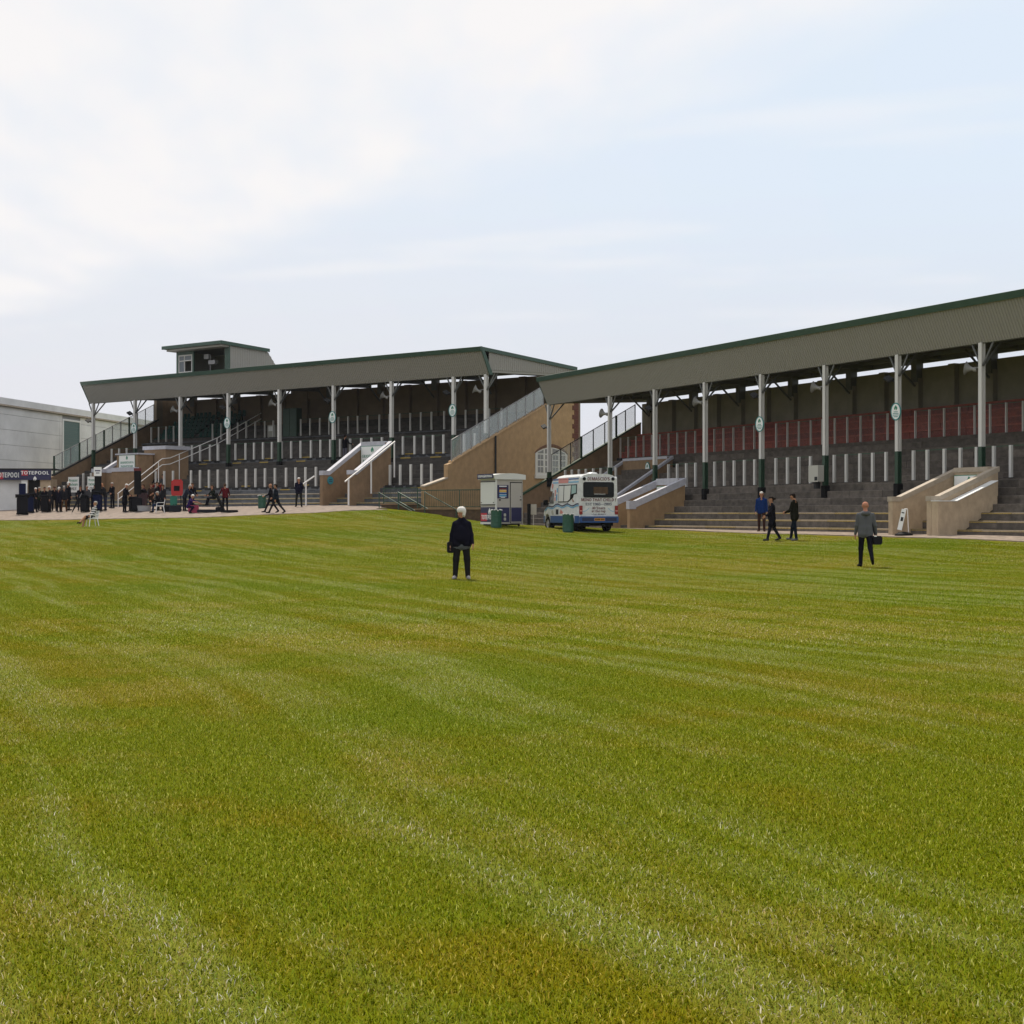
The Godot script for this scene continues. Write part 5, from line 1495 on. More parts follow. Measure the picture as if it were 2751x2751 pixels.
func build_furniture() -> void:
	folding_sign(2428.0, 1440.5)
	var q := func(px: float, py: float) -> Vector3: return gp(px, py) + Vector3.UP * 0.035
	var big := pitch(q.call(60, 1384.5), 0.3, "tall black betting pitch on a cart with a wide sloping tray", 0.7, 1.12, "black_cloth", true, 0.95, "navy_cloth")
	pitch(q.call(78, 1379.5), 0.2, "navy cloth-covered betting pitch behind the tall black one", 0.6, 1.1, "navy_cloth", true)
	pitch(q.call(121, 1377.5), 0.1, "black box-shaped betting pitch between two standing men", 0.45, 0.95, "black_cloth", true)
	pitch(q.call(228, 1377.0), -0.2, "black betting pitch beside the folded dark umbrella", 0.42, 0.95, "black_cloth", true)
	var pm1 := pitch(q.call(262, 1375.0), 0.0, "dark blue betting pitch with tall mast and small white name board", 0.5, 1.1, "navy_cloth", true, 1.35, "black")
	pm("name_board", MB.new().bb(-0.26, 0.26, 2.35, 2.95, -0.05, -0.03), mats["sign_white"], pm1)
	pm("name_line", MB.new().bb(-0.18, 0.18, 2.66, 2.74, -0.03, -0.026).bb(-0.12, 0.12, 2.52, 2.58, -0.03, -0.026), mats["navy"], pm1)
	var pt := pitch(q.call(369, 1376.0), 0.1, "black betting pitch with a tall dark odds board and red top strip", 0.55, 0.9, "black_cloth", false, 1.75, "black")
	pm("red_strip", MB.new().bb(-0.24, 0.24, 2.65, 2.82, -0.17, -0.05), mats["dark_red"], pt)
	pitch(q.call(381, 1372.5), 0.0, "maroon betting cabinet with a bright red strip near its top", 0.55, 1.15, "maroon_case", true)
	var tr := pitch(q.call(357, 1376.0), 0.4, "small wheeled black trolley with white papers on a slanted rest", 0.45, 0.75, "black_cloth", true)
	# red odds board on a stand
	var rb := thing("odds_board", "big glossy red odds board with dark screen on a black stand", "odds board", "", at(q.call(476, 1373.0), 0.15))
	pm("shell", MB.new().prism(PackedVector2Array([Vector2(-0.34, 0.95), Vector2(0.30, 0.95), Vector2(0.36, 1.1), Vector2(0.36, 1.85), Vector2(0.26, 1.98), Vector2(-0.24, 1.98), Vector2(-0.37, 1.85), Vector2(-0.37, 1.1)]), -0.1, 0.1), mats["red_gloss"], rb)
	pm("screen", MB.new().bb(-0.20, 0.16, 1.25, 1.58, 0.1, 0.106), mats["black"], rb)
	for s in [-1, 1]: pm("leg", MB.new().tube(Vector3(s * 0.25, 0.0, 0.0), Vector3(s * 0.22, 0.96, 0.0), 0.025), mats["black"], rb)
	pm("cross_bar", MB.new().tube(Vector3(-0.3, 0.05, 0.0), Vector3(0.3, 0.05, 0.0), 0.03), mats["black"], rb)
	bag(q.call(470, 1372.5) + Vector3(0, 0.3, 0.35), 0.1, "bright green upright case under the red odds board", Vector3(0.42, 0.62, 0.25), "case_green")
	var stl := thing("low_stool", "low black stool carrying the bright green case", "stool", "", at(q.call(470, 1372.5) + Vector3(0, 0, 0.35), 0.1))
	pm("top", MB.new().bb(-0.25, 0.25, 0.26, 0.305, -0.18, 0.18), mats["black"], stl)
	for s in [[-1, -1], [1, -1], [-1, 1], [1, 1]]: pm("leg", MB.new().bb(s[0] * 0.2 - 0.02, s[0] * 0.2 + 0.02, 0, 0.26, s[1] * 0.14 - 0.02, s[1] * 0.14 + 0.02), mats["black"], stl)
	bag(q.call(520, 1379.5), 0.1, "crimson suitcase standing on the pink paving", Vector3(0.62, 0.48, 0.25), "pink_case")
	bag(q.call(556, 1379.0), 0.05, "long flat black case lying beside the crimson suitcase", Vector3(1.15, 0.2, 0.5), "dark_case", false)
	bag(q.call(616, 1379.0), 0.05, "long flat black holdall lying behind the man in maroon", Vector3(1.0, 0.16, 0.45), "black_cloth", false)
	bag(q.call(590, 1376.5), 0.4, "small rounded black rucksack on the paving by the flat cases", Vector3(0.42, 0.3, 0.4), "black_cloth")
	bag(q.call(470, 1377.0), 0.2, "lumpy dark grey holdall below the red odds board", Vector3(0.75, 0.42, 0.45), "dark_case")
	bag(q.call(449, 1376.5), -0.2, "black kit bag beside the white chair on the paving", Vector3(0.5, 0.35, 0.4), "black_cloth")
	var tub := thing("plastic_tub", "grey oval plastic tub standing on the pink paving", "tub", "", at(q.call(387, 1375.0)))
	pm("bowl", MB.new().lathe([Vector2(0, 0.01), Vector2(0.40, 0.01), Vector2(0.47, 0.36), Vector2(0.50, 0.38), Vector2(0.45, 0.37), Vector2(0.38, 0.06), Vector2(0, 0.06)], Vector3.ZERO, 20), mats["tub_grey"], tub)
	# folded umbrella leaning against a pitch
	var um := thing("folded_umbrella", "long folded dark umbrella leaning against a betting pitch", "umbrella", "", at(q.call(194, 1381.0)))
	pm("canopy", MB.new().tube(Vector3(0, 0.10, 0), Vector3(0.45, 1.05, -0.1), 0.03, 0.11, 10), mats["black_cloth"], um)
	pm("shaft", MB.new().tube(Vector3(-0.04, 0.0, 0), Vector3(0.58, 1.33, -0.13), 0.02), mats["steel_grey"], um)
	white_chair(q.call(430, 1379.0), -1.35, "white plastic chair on the paving with a seated person in jeans")
	white_chair(gp(248, 1414.0), -0.95, "white plastic chair on the grass under the man in stripes")
	notice(onL(2.2, 1.95, -6.95), TL.basis.get_euler().y, "white premier enclosure only board on the lowest steps by the stair block", 1.25, 1.12, 1.1)
	notice(onL(4.25, 1.95, -6.85), TL.basis.get_euler().y, "white premier enclosure only board partly behind the tall mast", 1.25, 1.12, 1.1)
	# dark post and panel by the steps behind the van
	var ps := thing("gate_post", "dark gate post with pale panel beside the steps behind the kiosk", "post", "", at(gp(1421, 1412.0), 0.4))
	pm("post", MB.new().bb(-0.07, 0.07, 0, 1.1, -0.07, 0.07), mats["black"], ps)
	pm("panel", MB.new().bb(0.1, 0.42, 0.55, 1.08, -0.05, 0.0), mats["kiosk_grey"], ps)
	pm("panel_leg", MB.new().bb(0.24, 0.28, 0, 0.55, -0.05, -0.01), mats["kiosk_grey"], ps)

# ---------- people: one continuous surface per body, meshed from a field of tapered bones ----------
class Field:
	var lo: Vector3
	var cell: float
	var nx: int
	var ny: int
	var nz: int
	var f := PackedFloat32Array()
	var best := PackedFloat32Array()
	var reg := PackedByteArray()
	func _init(bones: Array, cell_: float, pad := 0.05) -> void:
		cell = cell_
		var a := Vector3.INF
		var b := -Vector3.INF
		for q in bones:
			var r: float = maxf(q[2], q[3]) + pad
			for p in [q[0], q[1]]:
				a = a.min(p - Vector3.ONE * r)
				b = b.max(p + Vector3.ONE * r)
		lo = a
		nx = int((b.x - a.x) / cell) + 2
		ny = int((b.y - a.y) / cell) + 2
		nz = int((b.z - a.z) / cell) + 2
		f.resize(nx * ny * nz); f.fill(1.0)
		best.resize(nx * ny * nz); best.fill(1.0)
		reg.resize(nx * ny * nz)
	func add(p: Vector3, q: Vector3, r0: float, r1: float, region: int, k: float) -> void:
		var m := maxf(r0, r1) + k + cell * 2.0
		var a := p.min(q) - Vector3.ONE * m - lo
		var b := p.max(q) + Vector3.ONE * m - lo
		var x0 := maxi(0, int(a.x / cell)); var x1 := mini(nx - 1, int(b.x / cell) + 1)
		var y0 := maxi(0, int(a.y / cell)); var y1 := mini(ny - 1, int(b.y / cell) + 1)
		var z0 := maxi(0, int(a.z / cell)); var z1 := mini(nz - 1, int(b.z / cell) + 1)
		var d := q - p
		var dd := maxf(d.length_squared(), 1e-9)
		for z in range(z0, z1 + 1):
			for y in range(y0, y1 + 1):
				var i := (z * ny + y) * nx + x0
				for x in range(x0, x1 + 1):
					var w := lo + Vector3(x, y, z) * cell - p
					var t := clampf(w.dot(d) / dd, 0.0, 1.0)
					var e := (w - d * t).length() - lerpf(r0, r1, t)
					var o := f[i]
					if e < best[i]:
						best[i] = e
						reg[i] = region
					var h := maxf(k - absf(o - e), 0.0) / k
					f[i] = minf(o, e) - h * h * k * 0.25
					i += 1
	func mesh_into(mb: MB, cols: Array) -> void:
		var ids := PackedInt32Array()
		ids.resize(nx * ny * nz)
		ids.fill(-1)
		var vs := PackedVector3Array()
		var ns := PackedVector3Array()
		var sy := nx
		var sz := nx * ny
		var near := cell * 2.2 + 0.012
		for z in nz - 1:
			for y in ny - 1:
				for x in nx - 1:
					var i := z * sz + y * sy + x
					if absf(f[i]) > near: continue
					var v := [f[i], f[i + 1], f[i + sy], f[i + sy + 1], f[i + sz], f[i + sz + 1], f[i + sz + sy], f[i + sz + sy + 1]]
					var c := 0
					for q in 8:
						if v[q] < 0.0: c += 1
					if c == 0 or c == 8: continue
					var s := Vector3.ZERO
					var n := 0
					for e in [[0, 1], [2, 3], [4, 5], [6, 7], [0, 2], [1, 3], [4, 6], [5, 7], [0, 4], [1, 5], [2, 6], [3, 7]]:
						var a: float = v[e[0]]
						var b: float = v[e[1]]
						if (a < 0.0) != (b < 0.0):
							var t := a / (a - b)
							var pa := Vector3(e[0] & 1, (e[0] >> 1) & 1, e[0] >> 2)
							var pb := Vector3(e[1] & 1, (e[1] >> 1) & 1, e[1] >> 2)
							s += pa.lerp(pb, t)
							n += 1
					ids[i] = vs.size()
					vs.append(lo + (Vector3(x, y, z) + s / n) * cell)
					ns.append(Vector3(v[1] + v[3] + v[5] + v[7] - v[0] - v[2] - v[4] - v[6], v[2] + v[3] + v[6] + v[7] - v[0] - v[1] - v[4] - v[5], v[4] + v[5] + v[6] + v[7] - v[0] - v[1] - v[2] - v[3]).normalized())
		for z in range(1, nz - 1):
			for y in range(1, ny - 1):
				for x in range(1, nx - 1):
					var i := z * sz + y * sy + x
					if absf(f[i]) > near: continue
					var a := f[i] < 0.0
					for ax in 3:
						var st: int = [1, sy, sz][ax]
						if (f[i + st] < 0.0) == a: continue
						var u: int = [sy, sz, 1][ax]
						var w: int = [sz, 1, sy][ax]
						var q := [ids[i], ids[i - u], ids[i - u - w], ids[i - w]]
						if q[0] < 0 or q[1] < 0 or q[2] < 0 or q[3] < 0: continue
						if not a: q.reverse()
						mb.col = cols[reg[i] if a else reg[i + st]]
						mb.tri_n(vs[q[0]], vs[q[1]], vs[q[2]], ns[q[0]], ns[q[1]], ns[q[2]])
						mb.tri_n(vs[q[0]], vs[q[2]], vs[q[3]], ns[q[0]], ns[q[2]], ns[q[3]])

func field_mesh(bones: Array, cell: float, k: float, cols: Array, mb: MB) -> void:
	var fl := Field.new(bones, cell)
	for q in bones: fl.add(q[0], q[1], q[2], q[3], q[4], q[5] if q.size() > 5 else k)
	fl.mesh_into(mb, cols)

const SKIN := Color(0.38, 0.20, 0.13)
# spec keys: h height; top, legs, shoe colours; lean; th/kn/sp per leg [left, right]; sa/so/el per arm; hy, hp head turn and nod; hair; coat length; fat
func person(label: String, p: Vector3, yaw: float, s: Dictionary) -> Node3D:
	var o := thing("person", label, "person", s.get("group", ""), at(p, yaw))
	var k: float = s.get("h", 1.72) / 1.75
	var fat: float = s.get("fat", 1.0)
	var lean: float = s.get("lean", 0.03)
	var th: Array = s.get("th", [0.0, 0.0])
	var kn: Array = s.get("kn", [0.03, 0.03])
	var sp: Array = s.get("sp", [0.05, 0.05])
	var sa: Array = s.get("sa", [0.0, 0.0])
	var so: Array = s.get("so", [0.12, 0.12])
	var el: Array = s.get("el", [0.2, 0.2])
	var inn: Array = s.get("inn", [0.0, 0.0])
	var cell: float = s.get("cell", 0.026)
	var wl: float = s.get("wide_legs", 1.08)
	# legs from the hip down, then lift the hip so that the lowest foot stands on the ground
	var hipj := []
	var knee := []
	var ankle := []
	var toe := []
	var low := INF
	for i in 2:
		var sd := 1.0 if i == 0 else -1.0
		var hj := Vector3(sd * 0.095, 0, 0)
		var a: float = th[i]
		var kj := hj + Vector3(sd * sin(sp[i]), -cos(a) * cos(sp[i]), sin(a)).normalized() * 0.43
		var b: float = a - kn[i]
		var aj := kj + Vector3(sd * sin(sp[i]) * 0.5, -cos(b), sin(b)).normalized() * 0.42
		var fd: float = minf(0.0, b * 0.7) if not s.get("sit", false) else 0.0
		var tj := aj + Vector3(sd * 0.04, -0.045 + sin(fd) * 0.17, cos(fd) * 0.17)
		hipj.append(hj); knee.append(kj); ankle.append(aj); toe.append(tj)
		low = minf(low, minf(aj.y - 0.085, tj.y - 0.04))
	var hy := -low
	if s.has("seat"): hy = s.seat / k
	var H := Vector3(0, hy, 0)
	var up := Vector3(0, cos(lean), sin(lean))
	var fwd := Vector3(0, -sin(lean), cos(lean))
	var chest := H + up * 0.44
	var sh := H + up * 0.52
	var neck := H + up * 0.585
	var hp: float = s.get("hp", 0.0) + lean * 0.6
	var hb := Basis(Vector3.UP, s.get("hy", 0.0)) * Basis(Vector3.RIGHT, hp)
	var head := neck + up * 0.04 + hb * Vector3(0, 0.115, 0.02)
	var B := []   # body bones: p, q, r0, r1, region, blend
	# torso: two side-by-side tapered bones give it breadth
	for sd in [-1.0, 1.0]:
		var x := Vector3(sd, 0, 0)
		B.append([sh + x * 0.095 - up * 0.085, H + x * 0.065 * fat + up * 0.14, 0.108, 0.105 * fat, 1])
		B.append([H + x * 0.065 * fat + up * 0.14, H + x * 0.075 * fat - up * 0.02, 0.105 * fat, 0.115 * fat, 1])
		B.append([sh + x * 0.04 + up * 0.045, sh + x * (0.165 - s.get("slope", 0.0)) - up * (0.025 + s.get("slope", 0.0)), 0.055, 0.058, 1])
	if fat > 1.05: B.append([H + up * 0.1 + fwd * 0.05, H + up * 0.28 + fwd * 0.04, 0.12 * fat, 0.11 * fat, 1])
	B.append([neck - up * 0.05, neck + up * 0.05, 0.062, 0.054, 1 if s.get("collar", false) else 0])
	for i in 2:
		var sd := 1.0 if i == 0 else -1.0
		B.append([H + hipj[i], H + knee[i], 0.088 * lerpf(1.0, fat, 0.5), 0.062 * wl, 2])
		B.append([H + knee[i], H + ankle[i], 0.062 * wl, 0.048 * wl, 2 if not s.get("shorts", false) else 0])
		B.append([H + ankle[i] - Vector3(0, 0.035, 0.025), H + toe[i], 0.046, 0.038, 3])
		if s.has("coat"):
			B.append([H + hipj[i], H + hipj[i].lerp(knee[i], s.coat), 0.115, 0.125, 1])
		var sj := sh + Vector3(sd * (0.185 + 0.06 * (fat - 1.0) - s.get("slope", 0.0)), -0.03 - s.get("slope", 0.0), 0)
		var ej := sj + Vector3(sd * sin(so[i]), -cos(sa[i]) * cos(so[i]), sin(sa[i])).normalized() * 0.285
		var fa: float = sa[i] + el[i]
		var wj := ej + Vector3(sd * (sin(so[i]) * 0.6 - inn[i]), -cos(fa), sin(fa)).normalized() * 0.25
		B.append([sj, ej, 0.062, 0.05, 1])
		B.append([ej, wj, 0.05, 0.038 if not s.get("short_sleeves", false) else 0.034, 1 if not s.get("short_sleeves", false) else 0])
		# hand: palm, four fingers, thumb
		var fd := (wj - ej).normalized()
		var palmn := Vector3(sd, 0, 0)
		var across := palmn.cross(fd).normalized()
		if across.z < 0: across = -across
		palmn = fd.cross(across)
		if palmn.x * sd > 0: palmn = -palmn
		var hd := [[wj - fd * 0.02, wj + fd * 0.02, 0.027, 0.026, 0], [wj + fd * 0.03 - across * 0.018, wj + fd * 0.085 - across * 0.024, 0.02, 0.016, 0], [wj + fd * 0.03 + across * 0.018, wj + fd * 0.085 + across * 0.024, 0.02, 0.016, 0]]
		for q in 4:
			var off := across * (-0.030 + q * 0.020)
			var len1: float = [0.034, 0.042, 0.045, 0.040][q]
			var m := wj + fd * (0.09 + len1) + off + palmn * 0.012
			hd.append([wj + fd * 0.075 + off, m, 0.0105, 0.0095, 0, 0.006])
			hd.append([m, m + (fd * 0.7 + palmn * 0.7).normalized() * len1 * 0.8, 0.0095, 0.008, 0, 0.006])
		hd.append([wj + fd * 0.02 + across * 0.02, wj + fd * 0.06 + across * 0.052 + palmn * 0.012, 0.015, 0.011, 0, 0.008])
		hd.append([wj + fd * 0.06 + across * 0.052 + palmn * 0.012, wj + fd * 0.095 + across * 0.055 + palmn * 0.02, 0.011, 0.009, 0, 0.006])
		s["_hand%d" % i] = hd
	var cols := [s.get("skin", SKIN), s.get("top", Color(0.02, 0.02, 0.025)), s.get("legs", Color(0.015, 0.015, 0.018)), s.get("shoe", Color(0.015, 0.015, 0.015)), s.get("top2", Color(0.3, 0.3, 0.3)), Color(0.03, 0.02, 0.02), Color(0.30, 0.10, 0.08)]
	var mb := MB.new()
	mb.colored = true
	# garment hem showing below the jacket
	if s.has("hem"): B.append([H + Vector3(-0.075 * fat, -0.075, 0), H + Vector3(0.075 * fat, -0.085, 0), 0.096 * fat, 0.096 * fat, 4])
	if s.has("hood"): B.append([sh + Vector3(-0.07, 0.02, -0.09), sh + Vector3(0.07, 0.02, -0.09), 0.055, 0.055, 1])
	field_mesh(B, cell, 0.035, cols, mb)
	# head
	var hx := func(v: Vector3) -> Vector3: return head + hb * v
	var Hd := [[hx.call(Vector3(0, 0.035, -0.018)), hx.call(Vector3(0, 0.03, 0.012)), 0.088, 0.082, 0], [hx.call(Vector3(0, -0.02, 0.02)), hx.call(Vector3(0, -0.078, 0.052)), 0.066, 0.034, 0], [neck - up * 0.02, hx.call(Vector3(0, -0.05, -0.01)), 0.055, 0.055, 0],
		[hx.call(Vector3(0, 0.01, 0.092)), hx.call(Vector3(0, -0.022, 0.112)), 0.009, 0.014, 0, 0.012]]
	for sd in [-1.0, 1.0]:
		Hd.append([hx.call(Vector3(sd * 0.083, 0.012, -0.005)), hx.call(Vector3(sd * 0.084, -0.025, 0.0)), 0.014, 0.010, 0, 0.008])
		Hd.append([hx.call(Vector3(sd * 0.032, 0.012, 0.084)), hx.call(Vector3(sd * 0.030, 0.012, 0.086)), 0.0115, 0.0115, 5, 0.004])
		Hd.append([hx.call(Vector3(sd * 0.012, 0.034, 0.090)), hx.call(Vector3(sd * 0.048, 0.032, 0.080)), 0.010, 0.008, 0, 0.012])
	Hd.append([hx.call(Vector3(-0.02, -0.058, 0.083)), hx.call(Vector3(0.02, -0.058, 0.083)), 0.009, 0.009, 6, 0.006])
	field_mesh(Hd, minf(0.014, cell * 0.6), 0.03, cols, mb)
	for i in 2: field_mesh(s["_hand%d" % i], 0.0095 if cell > 0.02 else 0.006, 0.012, cols, mb)
	for i in mb.v.size(): mb.v[i] *= k
	pm("body", mb, mats["figure"], o)
	# hair or cap
	var style: String = s.get("hair", "short")
	if style != "bald":
		var hm := MB.new()
		var Hr := []
		var r: float = s.get("hair_r", 0.088)
		Hr.append([hx.call(Vector3(0, 0.055, -0.028)), hx.call(Vector3(0, 0.064, 0.024)), r + 0.002, r - 0.012, 0])
		Hr.append([hx.call(Vector3(0, 0.02, -0.04)), hx.call(Vector3(0, -0.03 if style != "full" else -0.055, -0.045)), r - 0.004, r - 0.026, 0])
		if style == "full":
			for sd in [-1.0, 1.0]: Hr.append([hx.call(Vector3(sd * 0.05, 0.04, -0.01)), hx.call(Vector3(sd * 0.062, -0.045, -0.015)), 0.05, 0.042, 0])
		if style == "bun": Hr.append([hx.call(Vector3(0, 0.05, -0.09)), hx.call(Vector3(0, 0.045, -0.15)), 0.03, 0.05, 0])
		if style == "cap":
			Hr.append([hx.call(Vector3(0, 0.06, 0.06)), hx.call(Vector3(0, 0.05, 0.13)), 0.035, 0.02, 0])
		field_mesh(Hr, minf(0.014, cell * 0.6), 0.02, [Color.WHITE], hm)
		for i in hm.v.size(): hm.v[i] *= k
		pm("cap" if style == "cap" else "hair", hm, mats[s.get("hair_mat", "hair_dark")], o)
	return o

func build_people() -> void:
	var navy := Color(0.008, 0.008, 0.016)
	var blk := Color(0.010, 0.010, 0.012)
	var dk := Color(0.018, 0.018, 0.022)
	# woman alone on the lawn
	var lady := person("white-haired woman in dark navy top and trousers standing alone on the lawn", gd(1240.5, 34.9), 0.0, {"h": 1.63, "top": navy, "legs": Color(0.018, 0.019, 0.016), "shoe": Color(0.30, 0.29, 0.29), "fat": 1.3, "slope": 0.025, "wide_legs": 1.3, "hair": "full", "hair_r": 0.104, "hair_mat": "hair_white", "hy": -0.65, "sp": [0.09, 0.11], "so": [0.24, 0.26], "el": [0.35, 0.15], "sa": [0.05, -0.05], "hem": true, "top2": Color(0.10, 0.11, 0.13), "coat": 0.1, "cell": 0.015, "collar": true})
	var hb := thing("handbag", "small black shoulder bag hanging at the hip of the white-haired woman", "handbag", "", at(lady.position + Vector3(-0.265, 0, -0.06), 0.1))
	pm("pouch", MB.new().cbox(-0.08, 0.08, 0.62, 0.88, -0.13, 0.13, 0.03), mats["black_cloth"], hb)
	pm("strap", MB.new().bar(Vector3(0.02, 0.87, 0.0), Vector3(0.12, 1.28, 0.0), 0.02, 0.03), mats["black_cloth"], hb)
	# bald man walking away with a bag
	var bm := person("bald man in grey hooded top walking away across the lawn", gd(2325.0, 41.2), PI - 0.12, {"h": 1.76, "top": Color(0.095, 0.10, 0.108), "legs": blk, "fat": 1.1, "hair": "bald", "skin": Color(0.42, 0.20, 0.14), "th": [0.10, -0.30], "kn": [0.12, 0.55], "so": [0.16, 0.24], "el": [0.25, 0.25], "sa": [0.05, 0.0], "cell": 0.015, "hood": true})
	var sb := thing("shoulder_bag", "black shoulder bag with white tag carried by the man in grey", "bag", "", at(bm.position + Vector3(0.29, 0, 0.04), 0.2))
	pm("pouch", MB.new().cbox(-0.12, 0.14, 0.62, 0.86, -0.09, 0.09, 0.045), mats["black_cloth"], sb)
	pm("tag", MB.new().bb(-0.1, -0.03, 0.84, 0.87, 0.09, 0.096), mats["sign_white"], sb)
	pm("strap", MB.new().bar(Vector3(-0.05, 0.88, 0.0), Vector3(-0.18, 1.42, 0.0), 0.02, 0.03), mats["black_cloth"], sb)
	# three by the terrace
	person("white-haired man in blue jumper standing at the foot of the concrete terrace", gp(2046, 1429.5), -0.25, {"h": 1.70, "top": Color(0.008, 0.030, 0.115), "legs": Color(0.04, 0.022, 0.018), "shoe": Color(0.05, 0.02, 0.015), "hair_mat": "hair_white", "hair_r": 0.084, "th": [0.2, -0.12], "kn": [0.1, 0.12], "so": [0.15, 0.15], "el": [0.25, 0.3], "fat": 1.05, "cell": 0.017})
	person("woman in long black jacket with hair in a bun walking left on the lawn", gp(2074, 1453.5), -PI / 2 + 0.15, {"h": 1.67, "top": blk, "legs": Color(0.012, 0.013, 0.02), "shoe": Color(0.05, 0.05, 0.05), "hair": "bun", "coat": 0.62, "fat": 1.1, "th": [0.30, -0.32], "kn": [0.05, 0.25], "sa": [0.45, -0.2], "el": [0.5, 0.3], "cell": 0.016})
	person("dark-haired man in black olive jacket seen from behind, looking down", gp(2135, 1453.5), -2.15, {"h": 1.75, "top": Color(0.012, 0.015, 0.011), "legs": Color(0.010, 0.012, 0.022), "shoe": Color(0.12, 0.12, 0.13), "fat": 1.06, "coat": 0.2, "th": [-0.12, 0.32], "kn": [0.05, 0.15], "sa": [0.3, 0.35], "el": [0.9, 0.9], "inn": [0.4, 0.4], "hp": 0.35, "cell": 0.016})
	# walking pair and standing man by the steps
	var q := func(px: float, py: float) -> Vector3: return gp(px, py) + Vector3.UP * 0.035
	person("balding man in dark blue coat striding left on the paving, front of a pair", q.call(742, 1381.5), -PI / 2 - 0.1, {"h": 1.68, "top": Color(0.010, 0.014, 0.022), "legs": dk, "hair_mat": "hair_dark", "fat": 1.15, "th": [0.5, -0.48], "kn": [0.06, 0.22], "sa": [-0.2, 0.25], "el": [0.3, 0.7], "coat": 0.3})
	person("second man of the striding pair, half hidden behind the dark blue coat", q.call(728, 1380.0), -PI / 2, {"h": 1.66, "top": blk, "legs": blk, "hair": "bald", "th": [0.45, -0.4], "kn": [0.06, 0.22], "sa": [0.3, -0.2], "el": [0.9, 0.3], "coat": 0.2})
	person("white-haired man in navy jacket standing at the end of the blue-grey steps", q.call(803, 1363.5), 0.1, {"h": 1.74, "top": Color(0.008, 0.011, 0.022), "legs": Color(0.022, 0.022, 0.018), "hair_mat": "hair_white", "hair_r": 0.085, "fat": 1.14, "sp": [0.10, 0.12], "sa": [-0.35, -0.35], "el": [0.6, 0.6], "inn": [0.4, 0.4], "hy": -0.4})
	person("man in maroon jumper bending over a board with his back turned", q.call(605, 1374.0), PI + 0.25, {"h": 1.68, "top": Color(0.075, 0.008, 0.014), "legs": blk, "lean": 0.42, "sa": [0.65, 0.6], "el": [0.4, 0.35], "so": [0.35, 0.3], "hair_mat": "hair_brown", "th": [0.05, 0.0]})
	var bd := thing("board", "dark folding board held up by the man in maroon", "board", "", at(q.call(592, 1375.0)))
	pm("panel", MB.new().box(Vector3(-0.02, 0.55, 0.0), Vector3(0.10, 1.05, 0.5), Basis(Vector3(0, 0, 1), 0.42)), mats["black"], bd)
	pm("edge", MB.new().box(Vector3(-0.24, 1.06, 0.0), Vector3(0.14, 0.06, 0.52), Basis(Vector3(0, 0, 1), 0.42)), mats["dark_case"], bd)
	# group round the red odds board
	person("man in grey and navy jacket stooping beside the red odds board", q.call(496, 1374.0), 1.3, {"h": 1.70, "top": Color(0.022, 0.026, 0.042), "legs": dk, "lean": 0.55, "sa": [0.7, 0.6], "el": [0.4, 0.4], "hair_mat": "hair_grey"})
	person("dark-haired person in black facing the stooping man by the red board", q.call(514, 1372.5), 0.6, {"h": 1.70, "top": blk, "legs": blk, "lean": 0.25, "hair_mat": "hair_brown", "sa": [0.4, 0.3], "el": [0.6, 0.6]})
	person("person in dark green coat sitting on the lowest blue-grey step", onL(15.8, 2.48, -6.1), TL.basis.get_euler().y - 0.3, {"h": 1.70, "top": Color(0.014, 0.018, 0.014), "legs": blk, "sit": true, "seat": 0.08, "th": [1.45, 1.4], "kn": [1.2, 1.1], "lean": 0.2, "sa": [0.6, 0.6], "el": [0.6, 0.6], "hair_mat": "hair_brown"})
	person("crouching person in purple top beside the crimson suitcase", q.call(507, 1380.5), 1.2, {"h": 1.62, "top": Color(0.03, 0.012, 0.09), "legs": Color(0.012, 0.01, 0.03), "sit": true, "th": [1.75, 1.5], "kn": [2.3, 2.2], "lean": 0.45, "sa": [1.0, 1.1], "el": [0.3, 0.4], "hair_mat": "hair_white", "short_sleeves": true})
	# white chair group
	person("person in black top and blue jeans seated on the white chair on the paving", q.call(430, 1379.0), -1.35, {"h": 1.66, "top": blk, "legs": Color(0.014, 0.026, 0.06), "sit": true, "seat": 0.53, "th": [1.5, 1.42], "kn": [1.45, 1.25], "lean": 0.22, "sa": [0.7, 0.6], "el": [0.7, 0.8], "hair": "cap", "hair_mat": "hair_grey"})
	person("tall person in long black coat standing behind the seated person in jeans", q.call(424, 1372.5), -0.9, {"h": 1.78, "top": blk, "legs": blk, "coat": 0.95, "hair_mat": "hair_brown", "sa": [0.5, 0.3], "el": [0.7, 0.7]})
	person("brown-haired person in black jacket close behind the white chair", q.call(439, 1373.0), -0.6, {"h": 1.62, "top": dk, "legs": blk, "hair_mat": "hair_brown", "coat": 0.3, "hair": "full", "hair_r": 0.09})
	person("white-haired man in long black overcoat standing by the wheeled trolley", q.call(335, 1377.5), 1.35, {"h": 1.80, "top": blk, "legs": blk, "coat": 0.85, "hair_mat": "hair_white", "hair_r": 0.083, "lean": 0.12, "hp": 0.25, "sa": [0.35, 0.4], "el": [0.7, 0.8]})
	person("person in dark red top bending behind the maroon betting cabinet", q.call(393, 1370.5), -1.2, {"h": 1.66, "top": Color(0.06, 0.012, 0.016), "legs": blk, "lean": 0.3, "hair_mat": "hair_brown", "sa": [0.6, 0.6], "el": [0.5, 0.5]})
	# left crowd
	person("person in black anorak reading beside the man in the white cap", q.call(146, 1374.5), 0.4, {"h": 1.66, "top": blk, "legs": dk, "hair_mat": "hair_brown", "sa": [0.6, 0.6], "el": [0.8, 0.8], "hp": 0.3})
	person("short person in dark green jacket half hidden behind the navy pitch", q.call(107, 1373.5), -0.5, {"h": 1.60, "top": Color(0.012, 0.02, 0.014), "legs": blk, "hair_mat": "hair_grey"})
